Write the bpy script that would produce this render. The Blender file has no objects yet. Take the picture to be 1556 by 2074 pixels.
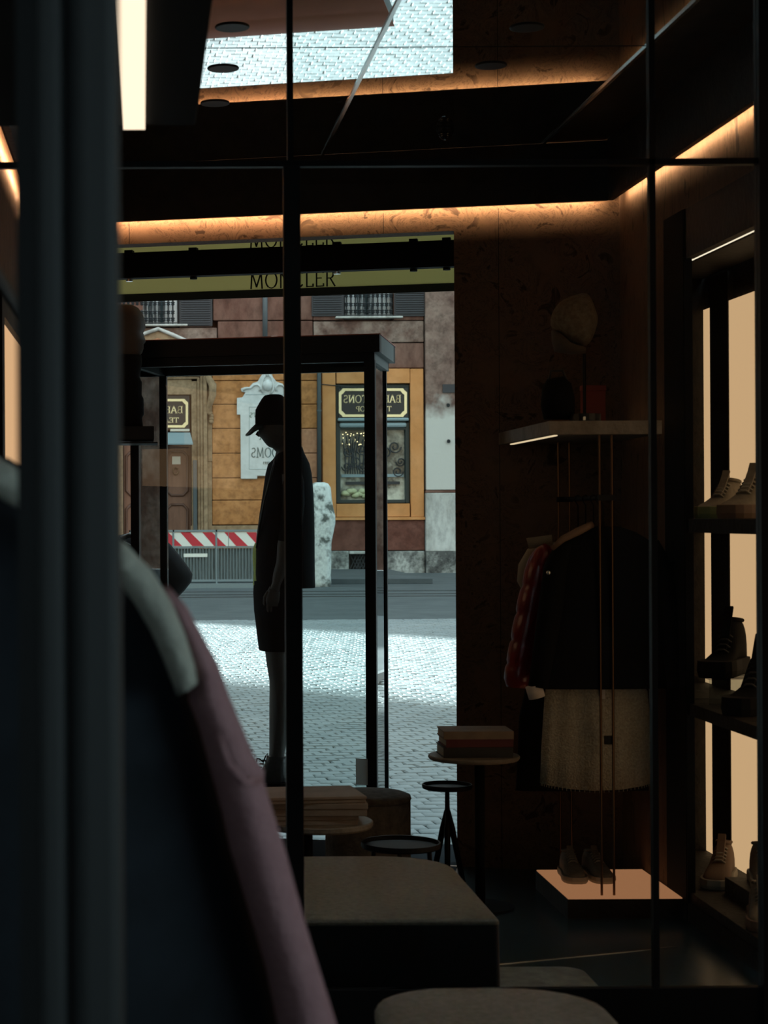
import bpy, math, random
from mathutils import Vector
random.seed(7)
S = bpy.context.scene
COL = S.collection

# ------------------------------------------------------------------ camera
F, CX, CY, ROLL, ZC = 3800.0, 290.0, 1048.0, 0.0055, 1.40
cam_d = bpy.data.cameras.new('camera'); cam = bpy.data.objects.new('camera', cam_d); COL.objects.link(cam)
cam_d.sensor_fit = 'VERTICAL'; cam_d.sensor_height = 36.0; cam_d.sensor_width = 36.0
cam_d.lens = F / 2074 * 36
cam_d.shift_x = (778 - CX) / 2074; cam_d.shift_y = (CY - 1037) / 2074
cam_d.clip_start = 0.02; cam_d.clip_end = 500
cam.location = (0, 0, ZC); cam.rotation_euler = (math.pi / 2, math.atan(ROLL), 0)
cam_d.dof.use_dof = True; cam_d.dof.focus_distance = 11.0; cam_d.dof.aperture_fstop = 8.5
S.camera = cam

# ------------------------------------------------------------------ world, sun, exposure
SUN_AZ = (0.64, -0.77); SUN_EL = math.radians(22)
w = bpy.data.worlds.new('world'); S.world = w; w.use_nodes = True
bg = w.node_tree.nodes['Background']; bg.inputs[0].default_value = (0.76, 0.95, 1.0, 1); bg.inputs[1].default_value = 2.1
sd = bpy.data.lights.new('sun', 'SUN'); sun = bpy.data.objects.new('sun', sd); COL.objects.link(sun)
sd.energy = 22.0; sd.angle = math.radians(1.2); sd.color = (0.93, 1.0, 0.97)
d = Vector((SUN_AZ[0] * math.cos(SUN_EL), SUN_AZ[1] * math.cos(SUN_EL), -math.sin(SUN_EL)))
sun.rotation_euler = d.to_track_quat('-Z', 'Y').to_euler(); sun.location = (-20, 40, 30)
S.view_settings.view_transform = 'Standard'; S.view_settings.look = 'None'
S.view_settings.exposure = 0.0; S.view_settings.gamma = 1.0; S.view_settings.use_curve_mapping = False

# ------------------------------------------------------------------ mapping helpers
def ray(x, y):
    dx, dy = x - CX, y - CY
    return (dx - ROLL * dy) / F, -(dy + ROLL * dx) / F
def P(x, y, Y):
    a, b = ray(x, y); return Vector((a * Y, Y, ZC + b * Y))
TW = 0.242                                   # the street front is skewed: Y + TW*X = c
NW = math.sqrt(1 + TW * TW); UH = Vector((1 / NW, -TW / NW, 0)); VH = Vector((TW / NW, 1 / NW, 0))
C0 = 7.79
def W(u, v, z): return Vector((0, C0, z)) + UH * u + VH * v
def PW(x, y, c):
    a, b = ray(x, y); Y = c / (1 + TW * a); return Vector((a * Y, Y, ZC + b * Y))
def uof(p): return (Vector((p.x, p.y - C0, 0))).dot(UH)

# ------------------------------------------------------------------ materials
def mat(name, col, rough=0.6, metal=0.0, col2=None, scale=8.0, bump=0.0, bscale=40.0, spec=0.5, stretch=None, detail=6, lo=.35, hi=.65, coat=0.0, alpha=None, transl=0.0, grime=0.0):
    m = bpy.data.materials.new(name); m.use_nodes = True
    nt = m.node_tree; b = nt.nodes['Principled BSDF']
    b.inputs['Base Color'].default_value = (*col, 1); b.inputs['Roughness'].default_value = rough
    b.inputs['Metallic'].default_value = metal; b.inputs['Specular IOR Level'].default_value = spec
    b.inputs['Coat Weight'].default_value = coat
    tc = nt.nodes.new('ShaderNodeTexCoord'); mp = nt.nodes.new('ShaderNodeMapping')
    nt.links.new(tc.outputs['Object'], mp.inputs[0])
    if stretch: mp.inputs['Scale'].default_value = stretch
    if col2:
        n = nt.nodes.new('ShaderNodeTexNoise'); n.inputs['Scale'].default_value = scale; n.inputs['Detail'].default_value = detail
        n.inputs['Roughness'].default_value = 0.65
        r = nt.nodes.new('ShaderNodeValToRGB'); r.color_ramp.elements[0].position = lo; r.color_ramp.elements[1].position = hi
        r.color_ramp.elements[0].color = (*col, 1); r.color_ramp.elements[1].color = (*col2, 1)
        nt.links.new(mp.outputs[0], n.inputs[0]); nt.links.new(n.outputs[0], r.inputs[0]); nt.links.new(r.outputs[0], b.inputs['Base Color'])
    if grime:
        n3 = nt.nodes.new('ShaderNodeTexNoise'); n3.inputs['Scale'].default_value = scale * 4.5; n3.inputs['Detail'].default_value = 9; n3.inputs['Roughness'].default_value = .7
        r3 = nt.nodes.new('ShaderNodeValToRGB'); r3.color_ramp.elements[0].position = .36; r3.color_ramp.elements[1].position = .56
        g_ = 1 - grime; r3.color_ramp.elements[0].color = (g_, g_, g_, 1)
        m3 = nt.nodes.new('ShaderNodeMixRGB'); m3.blend_type = 'MULTIPLY'; m3.inputs[0].default_value = 1.0
        src = b.inputs['Base Color'].links[0].from_socket
        nt.links.new(mp.outputs[0], n3.inputs[0]); nt.links.new(n3.outputs[0], r3.inputs[0]); nt.links.new(src, m3.inputs[1]); nt.links.new(r3.outputs[0], m3.inputs[2]); nt.links.new(m3.outputs[0], b.inputs['Base Color'])
    if bump:
        n2 = nt.nodes.new('ShaderNodeTexNoise'); n2.inputs['Scale'].default_value = bscale; n2.inputs['Detail'].default_value = 5
        bp = nt.nodes.new('ShaderNodeBump'); bp.inputs['Strength'].default_value = bump; bp.inputs['Distance'].default_value = 0.02
        nt.links.new(mp.outputs[0], n2.inputs[0]); nt.links.new(n2.outputs[0], bp.inputs['Height']); nt.links.new(bp.outputs[0], b.inputs['Normal'])
    if transl:
        tr = nt.nodes.new('ShaderNodeBsdfTranslucent'); tr.inputs[0].default_value = (*col, 1)
        mx = nt.nodes.new('ShaderNodeMixShader'); mx.inputs[0].default_value = transl
        out = nt.nodes['Material Output']
        nt.links.new(b.outputs[0], mx.inputs[1]); nt.links.new(tr.outputs[0], mx.inputs[2]); nt.links.new(mx.outputs[0], out.inputs[0])
    return m
def emit(name, col, s):
    m = bpy.data.materials.new(name); m.use_nodes = True; nt = m.node_tree
    nt.nodes.remove(nt.nodes['Principled BSDF']); e = nt.nodes.new('ShaderNodeEmission')
    e.inputs[0].default_value = (*col, 1); e.inputs[1].default_value = s
    nt.links.new(e.outputs[0], nt.nodes['Material Output'].inputs[0]); return m
def glass(name, tint=(0.93, 0.97, 0.97), refl=1.0):
    m = bpy.data.materials.new(name); m.use_nodes = True; nt = m.node_tree
    nt.nodes.remove(nt.nodes['Principled BSDF'])
    t = nt.nodes.new('ShaderNodeBsdfTransparent'); t.inputs[0].default_value = (*tint, 1)
    g = nt.nodes.new('ShaderNodeBsdfGlossy'); g.inputs['Roughness'].default_value = 0.0
    fr = nt.nodes.new('ShaderNodeFresnel'); fr.inputs[0].default_value = 1.45
    ml = nt.nodes.new('ShaderNodeMath'); ml.operation = 'MULTIPLY'; ml.inputs[1].default_value = refl
    mx = nt.nodes.new('ShaderNodeMixShader')
    nt.links.new(fr.outputs[0], ml.inputs[0]); nt.links.new(ml.outputs[0], mx.inputs[0]); nt.links.new(t.outputs[0], mx.inputs[1]); nt.links.new(g.outputs[0], mx.inputs[2])
    nt.links.new(mx.outputs[0], nt.nodes['Material Output'].inputs[0]); return m
def wallpaper(name, stretch):
    """brown paper with dark engraved foliage"""
    m = bpy.data.materials.new(name); m.use_nodes = True; nt = m.node_tree; b = nt.nodes['Principled BSDF']
    b.inputs['Roughness'].default_value = 0.75; b.inputs['Specular IOR Level'].default_value = 0.2
    tc = nt.nodes.new('ShaderNodeTexCoord'); mp = nt.nodes.new('ShaderNodeMapping'); mp.inputs['Scale'].default_value = stretch
    nt.links.new(tc.outputs['Object'], mp.inputs[0])
    n1 = nt.nodes.new('ShaderNodeTexNoise'); n1.inputs['Scale'].default_value = 2.6; n1.inputs['Detail'].default_value = 8; n1.inputs['Roughness'].default_value = .62; n1.inputs['Distortion'].default_value = 2.2
    nt.links.new(mp.outputs[0], n1.inputs[0])
    r1 = nt.nodes.new('ShaderNodeValToRGB'); cr_ = r1.color_ramp
    cr_.elements[0].position = .36; cr_.elements[0].color = (.12, .12, .12, 1); cr_.elements[1].position = .43; cr_.elements[1].color = (.9, .9, .9, 1)
    for p_, c_ in ((.485, .95), (.50, .35), (.515, .9), (.58, .75), (.595, .25), (.61, .8), (.75, 1)):
        e = cr_.elements.new(p_); e.color = (c_, c_, c_, 1)
    nt.links.new(n1.outputs[0], r1.inputs[0])
    n2 = nt.nodes.new('ShaderNodeTexNoise'); n2.inputs['Scale'].default_value = 1.5; n2.inputs['Detail'].default_value = 2
    nt.links.new(mp.outputs[0], n2.inputs[0])
    r2 = nt.nodes.new('ShaderNodeValToRGB'); r2.color_ramp.elements[0].position = .50; r2.color_ramp.elements[1].position = .64
    nt.links.new(n2.outputs[0], r2.inputs[0])
    mx = nt.nodes.new('ShaderNodeMixRGB'); mx.blend_type = 'LIGHTEN'; mx.inputs[0].default_value = .75
    nt.links.new(r1.outputs[0], mx.inputs[1]); nt.links.new(r2.outputs[0], mx.inputs[2])
    cr = nt.nodes.new('ShaderNodeMixRGB'); cr.inputs[1].default_value = (0.022, 0.012, 0.008, 1); cr.inputs[2].default_value = (0.140, 0.088, 0.058, 1)
    nt.links.new(mx.outputs[0], cr.inputs[0]); nt.links.new(cr.outputs[0], b.inputs['Base Color'])
    return m
WARM = (1.0, 0.60, 0.31)
M = dict(
    paper_back=wallpaper('wallpaper_back', (3, 3, 3)), paper_right=wallpaper('wallpaper_right', (3, 6, 1.2)),
    black=mat('black_metal', (.006, .0065, .008), .5, .0, spec=.2), blackm=mat('black_matte', (.006, .006, .007), .8, spec=.12),
    fascia=mat('dark_panel', (.007, .0055, .005), .6, col2=(.018, .013, .010), spec=.25, scale=12, bump=.2),
    ceil=mat('dark_ceiling', (.03, .02, .016), .6, col2=(.06, .04, .03), scale=9),
    floor=mat('dark_stone_floor', (.016, .034, .044), .25, col2=(.035, .062, .075), scale=3.5, stretch=(1, .35, 1), bump=.06, bscale=14),
    mirror=mat('ceiling_mirror', (.86, .90, .90), .015, 1.0), chrome=mat('brushed_steel', (.6, .62, .62), .22, 1.0),
    brass=mat('brass', (.15, .09, .055), .35, 1.0),
    trav=mat('travertine', (.16, .13, .10), .55, col2=(.26, .22, .18), scale=14, bump=.25),
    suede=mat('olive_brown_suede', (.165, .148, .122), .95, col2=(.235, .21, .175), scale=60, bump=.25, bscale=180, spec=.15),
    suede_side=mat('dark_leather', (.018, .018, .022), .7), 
    velvet=mat('dark_velvet', (.06, .05, .045), .9, col2=(.11, .10, .085), scale=40, bump=.2, bscale=120, spec=.2),
    rug=mat('grey_rug', (.13, .14, .13), .95, col2=(.20, .21, .19), scale=18, bump=.35, bscale=140, spec=.1),
    dwood=mat('dark_wood', (.05, .035, .026), .55, col2=(.10, .07, .05), scale=6, stretch=(1, 8, 1)),
    kraft=mat('kraft_board', (.20, .145, .105), .75, col2=(.27, .20, .15), scale=10),
    paperw=mat('page_block', (.42, .37, .30), .8, col2=(.3, .26, .2), scale=30, stretch=(1, 1, 30)),
    redbk=mat('dark_red_cloth', (.10, .014, .018), .6), blackbk=mat('black_cloth', (.02, .02, .022), .6),
    cobble=None,
    mortar=mat('mortar', (.03, .034, .036), .95, col2=(.05, .055, .055), scale=20),
    ochre=mat('ochre_plaster', (.36, .150, .050), .9, col2=(.54, .25, .10), scale=1.3, bump=.25, bscale=12, spec=.1, lo=.33, hi=.68, grime=.35),
    ochre2=mat('ochre_frame_plaster', (.52, .225, .078), .9, col2=(.60, .29, .12), scale=.9, bump=.1, bscale=10, spec=.1, grime=.15),
    pink=mat('faded_pink_plaster', (.36, .16, .085), .9, col2=(.46, .23, .135), scale=2.2, bump=.2, bscale=10, spec=.1, grime=.25),
    brown=mat('weathered_brown_plaster', (.13, .062, .046), .9, col2=(.26, .155, .12), scale=.9, bump=.25, bscale=9, spec=.1, lo=.40, hi=.75, stretch=(1, 1, .5), grime=.35),
    palebrown=mat('peeling_brown_plaster', (.14, .08, .062), .9, col2=(.34, .26, .215), scale=1.0, bump=.25, bscale=9, spec=.1, lo=.42, hi=.66, grime=.4),
    taupe=mat('taupe_stucco', (.27, .18, .105), .9, col2=(.36, .25, .155), scale=1.6, bump=.2, bscale=8, spec=.1, grime=.35),
    white=mat('old_white_plaster', (.32, .31, .28), .9, col2=(.55, .55, .52), scale=1.2, bump=.2, bscale=8, spec=.1, lo=.3, hi=.62, stretch=(1, 1, .5), grime=.3),
    plinth=mat('grimy_stone_plinth', (.10, .10, .095), .9, col2=(.42, .43, .40), scale=2.0, bump=.3, bscale=8, spec=.1, lo=.40, hi=.6, grime=.5),
    redbase=mat('red_brown_dado', (.12, .047, .034), .9, col2=(.18, .08, .06), scale=1.5, bump=.15, bscale=9, spec=.1, grime=.3),
    green=mat('dark_green_paint', (.012, .022, .021), .5), bluegrey=mat('blue_grey_paint', (.20, .27, .29), .6),
    shutter=mat('charcoal_shutter', (.035, .033, .036), .7), 
    gold=mat('gilt_cream', (.95, .74, .40), .5), signblack=mat('sign_black', (.012, .014, .016), .4),
    curtain=mat('white_curtain', (.9, .93, .95), .9, col2=(.06, .09, .10), scale=2.4, stretch=(2.5, 1, .12), lo=.5, hi=.56),
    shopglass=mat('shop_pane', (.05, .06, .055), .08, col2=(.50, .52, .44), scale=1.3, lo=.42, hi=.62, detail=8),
    iron=mat('wrought_iron', (.02, .022, .024), .6), marble=mat('white_marble', (.50, .53, .52), .6, col2=(.62, .65, .64), scale=2, grime=.12),
    marbleline=mat('carved_shadow_line', (.36, .42, .42), .7), inscr=mat('grey_inscription', (.10, .15, .15), .7), inscrg=mat('green_inscription', (.03, .16, .11), .7),
    stone=mat('streaked_marble', (.66, .69, .67), .8, col2=(.10, .11, .10), scale=3.4, bump=.5, bscale=9, lo=.50, hi=.62, detail=10, grime=.3),
    door=mat('chestnut_door', (.13, .058, .034), .6, col2=(.19, .09, .055), scale=3, stretch=(3, 1, .4)), doord=mat('door_moulding', (.10, .045, .028), .6),
    pipe=mat('zinc_pipe', (.06, .075, .08), .6), paperlabel=mat('paper_notice', (.55, .50, .42), .8),
    redst=mat('red_reflective', (.52, .028, .045), .55), whitest=mat('white_reflective', (.78, .80, .74), .55),
    steel=mat('galvanised_steel', (.22, .28, .30), .55, .4), mesh=mat('barrier_panel', (.07, .09, .095), .8, col2=(.15, .18, .18), scale=9, stretch=(5, 1, .4)),
    canvas=mat('yellow_canvas', (.56, .51, .30), .9, transl=.65), canvasdark=mat('dark_canvas', (.02, .022, .018), .9), letter=mat('black_lettering', (.010, .011, .009), .8),
    card=mat('pale_card', (.80, .82, .82), .8, transl=.75), skin=mat('mannequin_dark', (.045, .038, .033), .6), cloth=mat('black_cotton', (.007, .008, .010), .9, spec=.12), clothg=mat('deep_green_nylon', (.012, .022, .022), .4),
    yellow=mat('lime_trim', (.50, .58, .16), .7), leather=mat('black_leather', (.014, .013, .013), .45, bump=.2), lace=mat('dark_lace', (.03, .03, .032), .8),
    vitop=mat('red_brown_top', (.36, .12, .095), .7, col2=(.42, .16, .125), scale=2.5), vside=mat('grey_edge', (.10, .115, .115), .6),
    pinkj=mat('dusty_pink_wool', (.40, .215, .235), .95, col2=(.45, .25, .27), scale=40, bump=.3, bscale=120, spec=.1),
    cream=mat('cream_shearling', (.48, .47, .41), .95, col2=(.55, .54, .47), scale=50, bump=.4, bscale=90, spec=.1), navy=mat('navy_denim', (.006, .008, .013), .9, col2=(.014, .020, .029), scale=9),
    redpuff=mat('glossy_red_nylon', (.20, .012, .016), .30, bump=.10, bscale=30, coat=.15), beige=mat('beige_cotton', (.28, .235, .17), .9), camel=mat('camel_wool', (.20, .125, .085), .9),
    tweed=mat('beige_tweed', (.34, .30, .235), .95, col2=(.52, .47, .38), scale=120, bump=.5, bscale=160, spec=.1), shirt=mat('white_cuff', (.62, .55, .52), .8),
    shoe=mat('taupe_suede', (.13, .11, .08), .9, col2=(.20, .165, .125), scale=18, bump=.2), shoesole=mat('pale_rubber', (.22, .20, .16), .7), shoeblack=mat('black_suede', (.006, .006, .006), .9, spec=.08), shoebrown=mat('brown_suede', (.12, .075, .05), .85),
    shoelime=mat('yellow_green_mesh', (.26, .27, .10), .8), blacksole=mat('black_rubber', (.006, .006, .006), .8, spec=.1), acrylic=glass('clear_acrylic', (.85, .88, .88)),
    hat=mat('speckled_hat', (.20, .16, .11), .95, col2=(.12, .09, .06), scale=60, spec=.1), hatd=mat('brown_band', (.09, .065, .045), .95), redbox=mat('red_box_card', (.22, .035, .02), .7), 
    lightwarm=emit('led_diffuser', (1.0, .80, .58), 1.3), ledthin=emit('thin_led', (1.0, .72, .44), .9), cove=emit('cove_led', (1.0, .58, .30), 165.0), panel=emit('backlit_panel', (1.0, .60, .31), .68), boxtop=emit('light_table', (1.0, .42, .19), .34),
    cove2=emit('cove_led_side', (1.0, .58, .30), 85.0), fill_lens=emit('fill_lens', (1, .86, .7), 1.5), tea=emit('lamp_and_glint', (1.0, .75, .40), 3.0), colm=mat('anodised_grey', (.030, .032, .034), .6), colb=mat('black_gasket', (.01, .01, .012), .7),
    glass=glass('clear_glass'), glassv=glass('vitrine_glass', (.96, .985, .985), 1.2), ownwall=mat('street_plaster', (.30, .20, .12), .9, col2=(.36, .25, .16), scale=1.5), roof=mat('roof_tile', (.22, .12, .08), .9),
)
def cobble_mat():
    m = mat('basalt_cobble', (.185, .222, .238), .66, col2=(.27, .305, .318), scale=1.1, bump=.05, bscale=30, spec=.4, lo=.3, hi=.7)
    return m
M['cobble'] = cobble_mat()
def peel():
    m = mat('peeling_pilaster', (.14, .08, .065), .9, col2=(.27, .19, .155), scale=1.1, bump=.25, bscale=9, spec=.1, grime=.4)
    nt = m.node_tree; b = nt.nodes['Principled BSDF']; src = b.inputs['Base Color'].links[0].from_socket
    tc = nt.nodes.new('ShaderNodeTexCoord'); sx = nt.nodes.new('ShaderNodeSeparateXYZ'); nt.links.new(tc.outputs['Object'], sx.inputs[0])
    n = nt.nodes.new('ShaderNodeTexNoise'); n.inputs['Scale'].default_value = 1.3; n.inputs['Detail'].default_value = 8; nt.links.new(tc.outputs['Object'], n.inputs[0])
    ad = nt.nodes.new('ShaderNodeMath'); ad.operation = 'MULTIPLY_ADD'; ad.inputs[1].default_value = 2.4; nt.links.new(n.outputs[0], ad.inputs[0]); nt.links.new(sx.outputs[2], ad.inputs[2])
    r = nt.nodes.new('ShaderNodeMapRange'); r.inputs[1].default_value = PEEL_Z + 1.0; r.inputs[2].default_value = PEEL_Z + 1.45; nt.links.new(ad.outputs[0], r.inputs[0])
    mx = nt.nodes.new('ShaderNodeMixRGB'); mx.inputs[1].default_value = (.50, .49, .45, 1); nt.links.new(r.outputs[0], mx.inputs[0]); nt.links.new(src, mx.inputs[2]); nt.links.new(mx.outputs[0], b.inputs['Base Color'])
    return m
PEEL_Z = 2.95 + .05 + 1.05
M['peel'] = peel()
M['asphalt'] = mat('worn_road', (.050, .064, .070), .75, col2=(.080, .096, .102), scale=1.5, bump=.3, bscale=20, spec=.4)

# ------------------------------------------------------------------ mesh helpers
LOC = {}
class MB:
    def __init__(s): s.v = []; s.f = []
    def add(s, vs, fs):
        b = len(s.v); s.v += [Vector(p) for p in vs]; s.f += [tuple(i + b for i in f) for f in fs]; return s
    def box(s, x0, x1, y0, y1, z0, z1):
        return s.hexa([(x0, y0, z0), (x1, y0, z0), (x1, y1, z0), (x0, y1, z0)], [(x0, y0, z1), (x1, y0, z1), (x1, y1, z1), (x0, y1, z1)])
    def hexa(s, lo, hi):
        return s.add(list(lo) + list(hi), [(3, 2, 1, 0), (4, 5, 6, 7), (0, 1, 5, 4), (1, 2, 6, 5), (2, 3, 7, 6), (3, 0, 4, 7)])
    def wbox(s, u0, u1, v0, v1, z0, z1):
        return s.hexa([W(u0, v0, z0), W(u1, v0, z0), W(u1, v1, z0), W(u0, v1, z0)], [W(u0, v0, z1), W(u1, v0, z1), W(u1, v1, z1), W(u0, v1, z1)])
    def prism(s, bot, top):
        n = len(bot); return s.add(list(bot) + list(top), [tuple(range(n - 1, -1, -1)), tuple(range(n, 2 * n))] + [(i, (i + 1) % n, n + (i + 1) % n, n + i) for i in range(n)])
    def loft(s, rings, cap=True, closed=True):
        n = len(rings[0]); b = len(s.v); s.v += [Vector(p) for r in rings for p in r]
        for k in range(len(rings) - 1):
            for i in range(n if closed else n - 1):
                j = (i + 1) % n; s.f.append((b + k * n + i, b + k * n + j, b + (k + 1) * n + j, b + (k + 1) * n + i))
        if cap:
            s.f.append(tuple(b + i for i in range(n - 1, -1, -1))); s.f.append(tuple(b + (len(rings) - 1) * n + i for i in range(n)))
        return s
    def tube(s, pts, rad, n=8, flat=1.0):
        pts = [Vector(p) for p in pts]; rings = []
        for i, p in enumerate(pts):
            t = (pts[min(i + 1, len(pts) - 1)] - pts[max(i - 1, 0)]).normalized()
            a = t.cross(Vector((0, 1, 0)));
            if a.length < .2: a = t.cross(Vector((1, 0, 0)))
            a.normalize(); c = t.cross(a); r = rad[i] if isinstance(rad, (list, tuple)) else rad
            rings.append([p + a * (r * math.cos(2 * math.pi * k / n)) + c * (r * flat * math.sin(2 * math.pi * k / n)) for k in range(n)])
        return s.loft(rings)
    def lathe(s, prof, c, n=40):
        return s.loft([[(c[0] + r * math.cos(2 * math.pi * k / n), c[1] + r * math.sin(2 * math.pi * k / n), c[2] + z) for k in range(n)] for r, z in prof])
    def rot(s, ang, c=(0, 0, 0)):
        ca, sa = math.cos(ang), math.sin(ang)
        s.v = [Vector((c[0] + (p.x - c[0]) * ca - (p.y - c[1]) * sa, c[1] + (p.x - c[0]) * sa + (p.y - c[1]) * ca, p.z)) for p in s.v]; return s
    def build(s, name, m, parent=None, smooth=False, bevel=0.0, origin=None, sub=0, seg=2):
        o0 = Vector(LOC[parent.name]) if parent else (Vector(origin) if origin else (Vector((sum(p.x for p in s.v) / len(s.v), sum(p.y for p in s.v) / len(s.v), min(p.z for p in s.v)))))
        me = bpy.data.meshes.new(name); me.from_pydata([tuple(p - o0) for p in s.v], [], s.f); me.update()
        me.materials.append(M[m] if isinstance(m, str) else m)
        if smooth:
            for p in me.polygons: p.use_smooth = True
        o = bpy.data.objects.new(name, me); COL.objects.link(o)
        if parent: o.parent = parent
        else: o.location = o0
        LOC[o.name] = o0
        if bevel:
            md = o.modifiers.new('bevel', 'BEVEL'); md.width = bevel; md.segments = seg; md.limit_method = 'ANGLE'
        if sub:
            md = o.modifiers.new('sub', 'SUBSURF'); md.levels = sub; md.render_levels = sub
        return o
def tag(o, label=None, cat=None, group=None, kind=None):
    if label: o['label'] = label
    if cat: o['category'] = cat
    if group: o['group'] = group
    if kind: o['kind'] = kind
    return o
def thing(name, label, cat, loc, group=None, kind=None):
    o = bpy.data.objects.new(name, None); COL.objects.link(o); o.location = loc; o.empty_display_size = .05
    LOC[o.name] = Vector(loc); return tag(o, label, cat, group, kind)
def struct(o, label=None): return tag(o, label=label, kind='structure')
def ring(cx, cy, z, rx, ry, n=24, p=2.0):
    out = []
    for k in range(n):
        a = 2 * math.pi * k / n; c, s_ = math.cos(a), math.sin(a)
        out.append((cx + rx * math.copysign(abs(c) ** (2 / p), c), cy + ry * math.copysign(abs(s_) ** (2 / p), s_), z))
    return out
def proloft(prof, Y, n=24, p=2.2):
    """loft from silhouette rows (y, x_left, x_right, half_depth) at depth Y"""
    rings = []
    for y, xl, xr, ry in prof:
        a, b = P(xl, y, Y), P(xr, y, Y); rings.append(ring((a.x + b.x) / 2, Y, (a.z + b.z) / 2, max((b.x - a.x) / 2, .001), ry, n, p))
    return MB().loft(rings[::-1])

# ------------------------------------------------------------------ lettering (strokes with serifs)
def arc(cx, cy, rx, ry, a0, a1, n=9):
    return [(cx + rx * math.cos(math.radians(a0 + (a1 - a0) * i / n)), cy + ry * math.sin(math.radians(a0 + (a1 - a0) * i / n))) for i in range(n + 1)]
def sl(x, y): return [(x - .12, y), (x + .12, y)]
GL = {
 'B': (.66, [[(.12, 0), (.12, 1)], [(.12, .98), (.34, .98)] + arc(.34, .75, .19, .23, 90, -90) + [(.12, .52)], [(.12, .5), (.36, .5)] + arc(.36, .26, .23, .24, 90, -90) + [(.12, .02)]], [sl(.12, 0), sl(.12, 1)]),
 'A': (.78, [[(.08, 0), (.39, 1), (.70, 0)], [(.2, .34), (.58, .34)]], [sl(.08, 0), sl(.70, 0)]),
 'I': (.34, [[(.17, 0), (.17, 1)]], [sl(.17, 0), sl(.17, 1)]),
 'N': (.82, [[(.14, 0), (.14, 1), (.68, 0), (.68, 1)]], [sl(.14, 0), sl(.14, 1), sl(.68, 1)]),
 'G': (.80, [arc(.42, .5, .34, .5, 45, 315, 14) + [(.66, .42)], [(.48, .42), (.76, .42)]], []),
 'T': (.72, [[(.36, 0), (.36, 1)], [(.05, .98), (.67, .98)], [(.05, 1), (.05, .84)], [(.67, 1), (.67, .84)]], [sl(.36, 0)]),
 'O': (.86, [arc(.43, .5, .36, .5, 0, 360, 20)], []),
 'S': (.60, [arc(.30, .75, .21, .24, 35, 270, 9) + arc(.30, .26, .23, .25, 90, -145, 9)], []),
 'E': (.62, [[(.12, 0), (.12, 1)], [(.12, .98), (.54, .98), (.54, .84)], [(.12, .52), (.44, .52)], [(.12, .02), (.56, .02), (.56, .16)]], [sl(.12, 0), sl(.12, 1)]),
 'H': (.80, [[(.14, 0), (.14, 1)], [(.66, 0), (.66, 1)], [(.14, .52), (.66, .52)]], [sl(.14, 0), sl(.14, 1), sl(.66, 0), sl(.66, 1)]),
 'P': (.62, [[(.12, 0), (.12, 1)], [(.12, .98), (.32, .98)] + arc(.32, .72, .22, .26, 90, -90) + [(.12, .46)]], [sl(.12, 0), sl(.12, 1)]),
 'M': (.96, [[(.12, 0), (.18, 1), (.48, .1), (.78, 1), (.84, 0)]], [sl(.12, 0), sl(.84, 0)]),
 'R': (.70, [[(.12, 0), (.12, 1)], [(.12, .98), (.32, .98)] + arc(.32, .74, .2, .24, 90, -90) + [(.12, .5)], [(.32, .5), (.62, 0)]], [sl(.12, 0), sl(.12, 1)]),
 'C': (.78, [arc(.42, .5, .35, .5, 45, 315, 14)], []),
 'L': (.58, [[(.12, 0), (.12, 1)], [(.12, .02), (.52, .02), (.52, .16)]], [sl(.12, 0), sl(.12, 1)]),
 '1': (.36, [[(.1, .85), (.2, 1), (.2, 0)]], [sl(.2, 0)]), '8': (.56, [arc(.28, .75, .18, .24, 0, 360, 12), arc(.28, .26, .22, .26, 0, 360, 12)], []),
 '9': (.56, [arc(.28, .7, .2, .29, 0, 360, 12), [(.48, .7), (.4, .25), (.2, 0)]], []), '3': (.54, [arc(.24, .75, .2, .24, 140, -80, 8) + arc(.24, .26, .23, .25, 80, -140, 8)], []),
 "'": (.22, [[(.1, 1), (.1, .78)]], []), ' ': (.4, [], []),
}
def text_mb(txt, h, origin, right, up, out, weight=.11, serif=True, mirror=False, sp=.06, width=None, thick=.003):
    """flat raised lettering; origin = centre of baseline as seen"""
    adv = [GL[c][0] for c in txt]; tot = sum(adv) + sp * (len(txt) - 1); sx = (width / (tot * h)) if width else 1.0
    mb = MB(); x = -tot / 2; right, up, out = Vector(right), Vector(up), Vector(out); origin = Vector(origin)
    def pt(q, o): return origin + right * ((-1 if mirror else 1) * q[0] * h * sx) + up * (q[1] * h) + out * o
    def seg(a, b, wd):
        ax, ay = a; bx, by = b; dx, dy = bx - ax, by - ay; l = math.hypot(dx, dy)
        if l < 1e-6: return
        nx, ny = -dy / l * wd / 2, dx / l * wd / 2; ex, ey = dx / l * wd * .25, dy / l * wd * .25
        q = [(ax + nx - ex, ay + ny - ey), (ax - nx - ex, ay - ny - ey), (bx - nx + ex, by - ny + ey), (bx + nx + ex, by + ny + ey)]
        mb.prism([pt(p, 0) for p in q], [pt(p, thick) for p in q])
    for c, a in zip(txt, adv):
        _, st, se = GL[c]
        for s_ in st:
            for i in range(len(s_) - 1):
                wd = weight * (1.0 if abs(s_[i + 1][1] - s_[i][1]) > abs(s_[i + 1][0] - s_[i][0]) * .8 else .65)
                seg((s_[i][0] + x, s_[i][1]), (s_[i + 1][0] + x, s_[i + 1][1]), wd)
        if serif:
            for s_ in se: seg((s_[0][0] + x, s_[0][1]), (s_[1][0] + x, s_[1][1]), weight * .5)
        x += a + sp
    return mb

# ================================================================== THE ROOM
H = 2.858; ZL = 2.62; FILL_POWER = 14.0; XR = 1.87; XL = -0.47; DT = 2.537
jamb = uof(PW(926, 1000, C0 + .1)); ul = -.42
uR = 1.87 * NW + .02
def wy(x): return C0 - TW * x
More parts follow.
